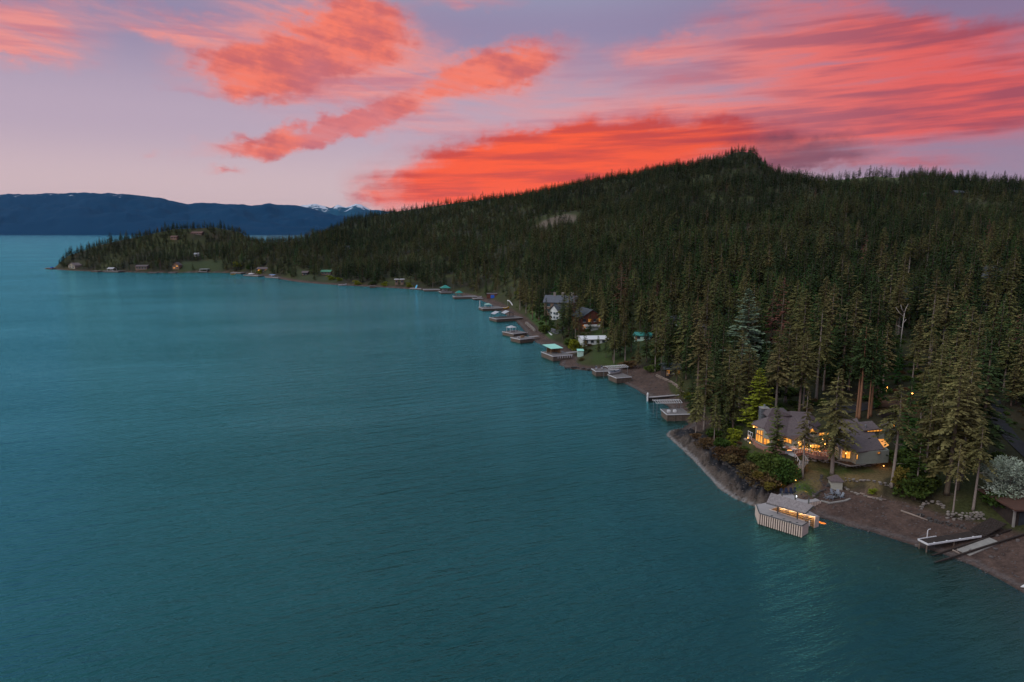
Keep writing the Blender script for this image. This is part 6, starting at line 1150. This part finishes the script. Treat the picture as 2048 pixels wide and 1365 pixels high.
for i in order:
    k = KINDS[RNG.choice(8, p=[.2, .2, .16, .14, .1, .1, .06, .04])]; cxp, cyp = TPX[i], TPY[i]-TH[i]*.5*F/TY[i]
    j = min(range(len(LM)), key=lambda q_: math.hypot(LM[q_][0]-cxp, LM[q_][1]-cyp)); dx, dy = cxp-LM[j][0], cyp-LM[j][1]
    side = ('left of' if dx < 0 else 'right of') if abs(dx) > abs(dy) else ('above' if dy < 0 else 'below')
    look = {'fir0': 'dark green fir', 'fir1': 'olive fir', 'fir2': 'dark green fir', 'pine0': 'bare trunked olive pine', 'pine1': 'bare trunked olive pine', 'pine2': 'bare trunked olive pine', 'slim': 'slim bright green conifer', 'sparse': 'thin crowned pine'}[k]
    rowsL.setdefault((look, side, LM[j][2]), []).append((math.hypot(dx, dy), i, k))
for (look, side, lm), lst in rowsL.items():
    for r_, (_, i, k) in enumerate(sorted(lst)):
        lb = '%s %s %s' % (look, side, lm) if len(lst) == 1 else '%s %s %s, %s' % (look, side, lm, ORD[min(r_, 14)])
        place_tree(k, (TX[i], TY[i], TZ[i]-.2), TH[i], RNG.uniform(0, 6.28), lb, group='conifers of the hillside wood', wide=RNG.uniform(1.05, 1.4))
def build_forest():
    libcol = bpy.data.collections.new('forest_tree_kinds'); protos = []
    spec = [('a', conifer(301, 24, .10, 4.9, 62, 4, 2.0, .66, .4), M_FARF, M_BARK), ('b', conifer(302, 24, .16, 5.2, 62, 4, 2.1, .70, .35, .8), M_FARF, M_BARK), ('c', conifer(303, 24, .28, 5.0, 56, 4, 2.1, .66, .3, .65), M_FAR, M_BARK), ('d', conifer(304, 24, .22, 4.6, 60, 4, 2.0, .64, .45, .8), M_FAR, M_BARK), ('e', conifer(305, 24, .08, 3.8, 60, 4, 1.8, .62, .3, .75), M_GREEN, M_BARK), ('f', conifer(306, 24, .2, 2.8, 40, 4, 1.5, .42, .4, .7, .2), M_RUST, M_BARK)]
    for nm, (v, f, c), m, bm_ in spec:
        tmb = trunk_mesh(hash(nm) % 50, 24, .3, 0, n=5); tv = np.array(tmb.v); nv = len(v)
        quads = [q for q in tmb.f if len(q) == 4]; fq = np.array(quads)+nv
        me = np_mesh('forest_tree', np.vstack([v, tv]), np.vstack([f, fq]), cols=np.vstack([c, np.ones((len(tv), 3))]))
        me.materials.append(m); me.materials.append(bm_); mi = np.zeros(len(f)+len(fq), np.int32); mi[len(f):] = 1; me.polygons.foreach_set('material_index', mi)
        o = bpy.data.objects.new('kind_'+nm, me); libcol.objects.link(o)
    k = ~is_ind; n = int(k.sum()); me = bpy.data.meshes.new('forest'); me.vertices.add(n)
    me.vertices.foreach_set('co', np.stack([TX[k], TY[k], TZ[k]-.3], 1).astype(np.float32).ravel())
    s = (TH[k]/24.)[:, None]*np.stack([RNG.uniform(.85, 1.2, n)]*2+[np.ones(n)], 1)
    a = me.attributes.new('tree_scale', 'FLOAT_VECTOR', 'POINT'); a.data.foreach_set('vector', s.astype(np.float32).ravel())
    r = np.zeros((n, 3), np.float32); r[:, 2] = RNG.uniform(0, 6.28, n); r[:, :2] = RNG.normal(0, .025, (n, 2)); a = me.attributes.new('tree_turn', 'FLOAT_VECTOR', 'POINT'); a.data.foreach_set('vector', r.ravel())
    pn = fbm(TX[k]/110+2, TY[k]/110)+RNG.normal(0, .10, n); kind = np.where(pn < .44, RNG.choice([0, 1], n), np.where(pn < .56, RNG.choice([0, 1, 2, 3, 4], n), RNG.choice([2, 3, 4], n))); kind = np.where(RNG.random(n) < .012, 5, kind); a = me.attributes.new('tree_kind', 'INT', 'POINT'); a.data.foreach_set('value', kind.astype(np.int32)); me.update()
    o = link('hillside_forest', me); tag(o, 'dense dark conifer forest covering the whole hillside', 'forest', kind='stuff')
    ng = bpy.data.node_groups.new('forest', 'GeometryNodeTree'); ng.interface.new_socket('Geometry', in_out='INPUT', socket_type='NodeSocketGeometry'); ng.interface.new_socket('Geometry', in_out='OUTPUT', socket_type='NodeSocketGeometry')
    N = ng.nodes.new; L = ng.links.new; gi = N('NodeGroupInput'); go = N('NodeGroupOutput'); ip = N('GeometryNodeInstanceOnPoints'); ci = N('GeometryNodeCollectionInfo')
    ci.inputs['Collection'].default_value = libcol; ci.inputs['Separate Children'].default_value = True; ci.inputs['Reset Children'].default_value = True
    def na(nm, t): q = N('GeometryNodeInputNamedAttribute'); q.data_type = t; q.inputs['Name'].default_value = nm; return next(s for s in q.outputs if s.enabled and s.name == 'Attribute')
    L(gi.outputs[0], ip.inputs['Points']); L(ci.outputs[0], ip.inputs['Instance']); ip.inputs['Pick Instance'].default_value = True
    L(na('tree_kind', 'INT'), ip.inputs['Instance Index']); L(na('tree_turn', 'FLOAT_VECTOR'), ip.inputs['Rotation']); L(na('tree_scale', 'FLOAT_VECTOR'), ip.inputs['Scale']); L(ip.outputs[0], go.inputs[0])
    md = o.modifiers.new('forest', 'NODES'); md.node_group = ng
    print('FOREST', n, 'individual', len(order))
build_forest()

def undergrowth():
    c2 = bpy.data.collections.new('undergrowth_kinds')
    for nm in ('dry', 'round', 'round2'): c2.objects.link(bpy.data.objects.new('kind_'+nm, SHR[nm][1]))
    n = 9000; X = RNG.uniform(-60, 330, n); Y = RNG.uniform(110, 520, n); Z, D, rk = terrain(X[None], Y[None]); Z, D, rk = Z[0], D[0], rk[0]; px = pxcol(X, Y); bw = np.interp(px, BW_X, BW_W)
    k = (D > bw+2) & (px < 2200) & (rk < .3)
    for pl, z, w in PADS_XY: k &= poly_sd(pl, X[None], Y[None])[0] > 1.0
    for pl, z in LAWN_XY: k &= poly_sd(pl, X[None], Y[None])[0] > 1.0
    for x, y, r in BUILT: k &= np.hypot(X-x, Y-y) > r*.9
    f = fbm(X/20+4, Y/20); k &= (f > .42) & ~((px > 1185) & (px < 1265) & (D < 30)) & ~((px > 1560) & (px < 1800) & (D < 50) & (Y < 185))
    X, Y, Z = X[k], Y[k], Z[k]; n = len(X); me = bpy.data.meshes.new('undergrowth'); me.vertices.add(n); me.vertices.foreach_set('co', np.stack([X, Y, Z-.1], 1).astype(np.float32).ravel())
    s = RNG.uniform(.18, .62, n)[:, None]*np.array([[1.3, 1.3, 1.0]]); a = me.attributes.new('tree_scale', 'FLOAT_VECTOR', 'POINT'); a.data.foreach_set('vector', s.astype(np.float32).ravel())
    r = np.zeros((n, 3), np.float32); r[:, 2] = RNG.uniform(0, 6.28, n); a = me.attributes.new('tree_turn', 'FLOAT_VECTOR', 'POINT'); a.data.foreach_set('vector', r.ravel())
    a = me.attributes.new('tree_kind', 'INT', 'POINT'); a.data.foreach_set('value', RNG.choice(3, n).astype(np.int32)); me.update()
    o = link('undergrowth', me); tag(o, 'low bushes and brush on the forest floor', 'undergrowth', kind='stuff'); ng = bpy.data.node_groups['forest'].copy(); ng.name = 'undergrowth'
    next(q for q in ng.nodes if q.bl_idname == 'GeometryNodeCollectionInfo').inputs['Collection'].default_value = c2; o.modifiers.new('undergrowth', 'NODES').node_group = ng
undergrowth()

# ------------------------------------------------------------------ haze
def build_haze():
    mb = MB(); mb.box((0, 9500, 470), (52000, 27000, 1000-20)); o = mb.build('haze', None); tag(o, kind='stuff')
    m = bpy.data.materials.new('haze'); m.use_nodes = True; nt = m.node_tree; nt.nodes.clear(); v = nt.nodes.new('ShaderNodeVolumePrincipled'); out = nt.nodes.new('ShaderNodeOutputMaterial')
    v.inputs['Color'].default_value = (.30, .62, 1.0, 1); v.inputs['Density'].default_value = 0.7e-5; v.inputs['Anisotropy'].default_value = 0.0; nt.links.new(v.outputs[0], out.inputs['Volume']); o.data.materials.append(m)
build_haze()

# ------------------------------------------------------------------ loose stones on the beaches
def beach_stones():
    rr = random.Random(5); n = 0; mb = MB(); P = RNG.uniform(size=(60000, 2)); X = -120+P[:, 0]*300; Y = 95+P[:, 1]*330; Z, D, rk = terrain(X[None], Y[None]); bw = np.interp(pxcol(X, Y), BW_X, BW_W)
    k = np.nonzero((D[0] > -.6) & (D[0] < bw) & (np.abs(X/Y) < .9))[0]
    for i in k[:2600]:
        s = rr.uniform(.10, .26)*(2.2 if rr.random() < .05 else 1); rockmesh(mb, (X[i], Y[i], Z[0][i]+s*.15), (s, s*.85, s*.6), rr)
    o = mb.build('beach_stones', mat('beach_stone', (.15, .125, .12), (.07, .06, .06), .4)); tag(o, 'loose grey stones strewn along the gravel beaches', 'stones', kind='stuff')
beach_stones()
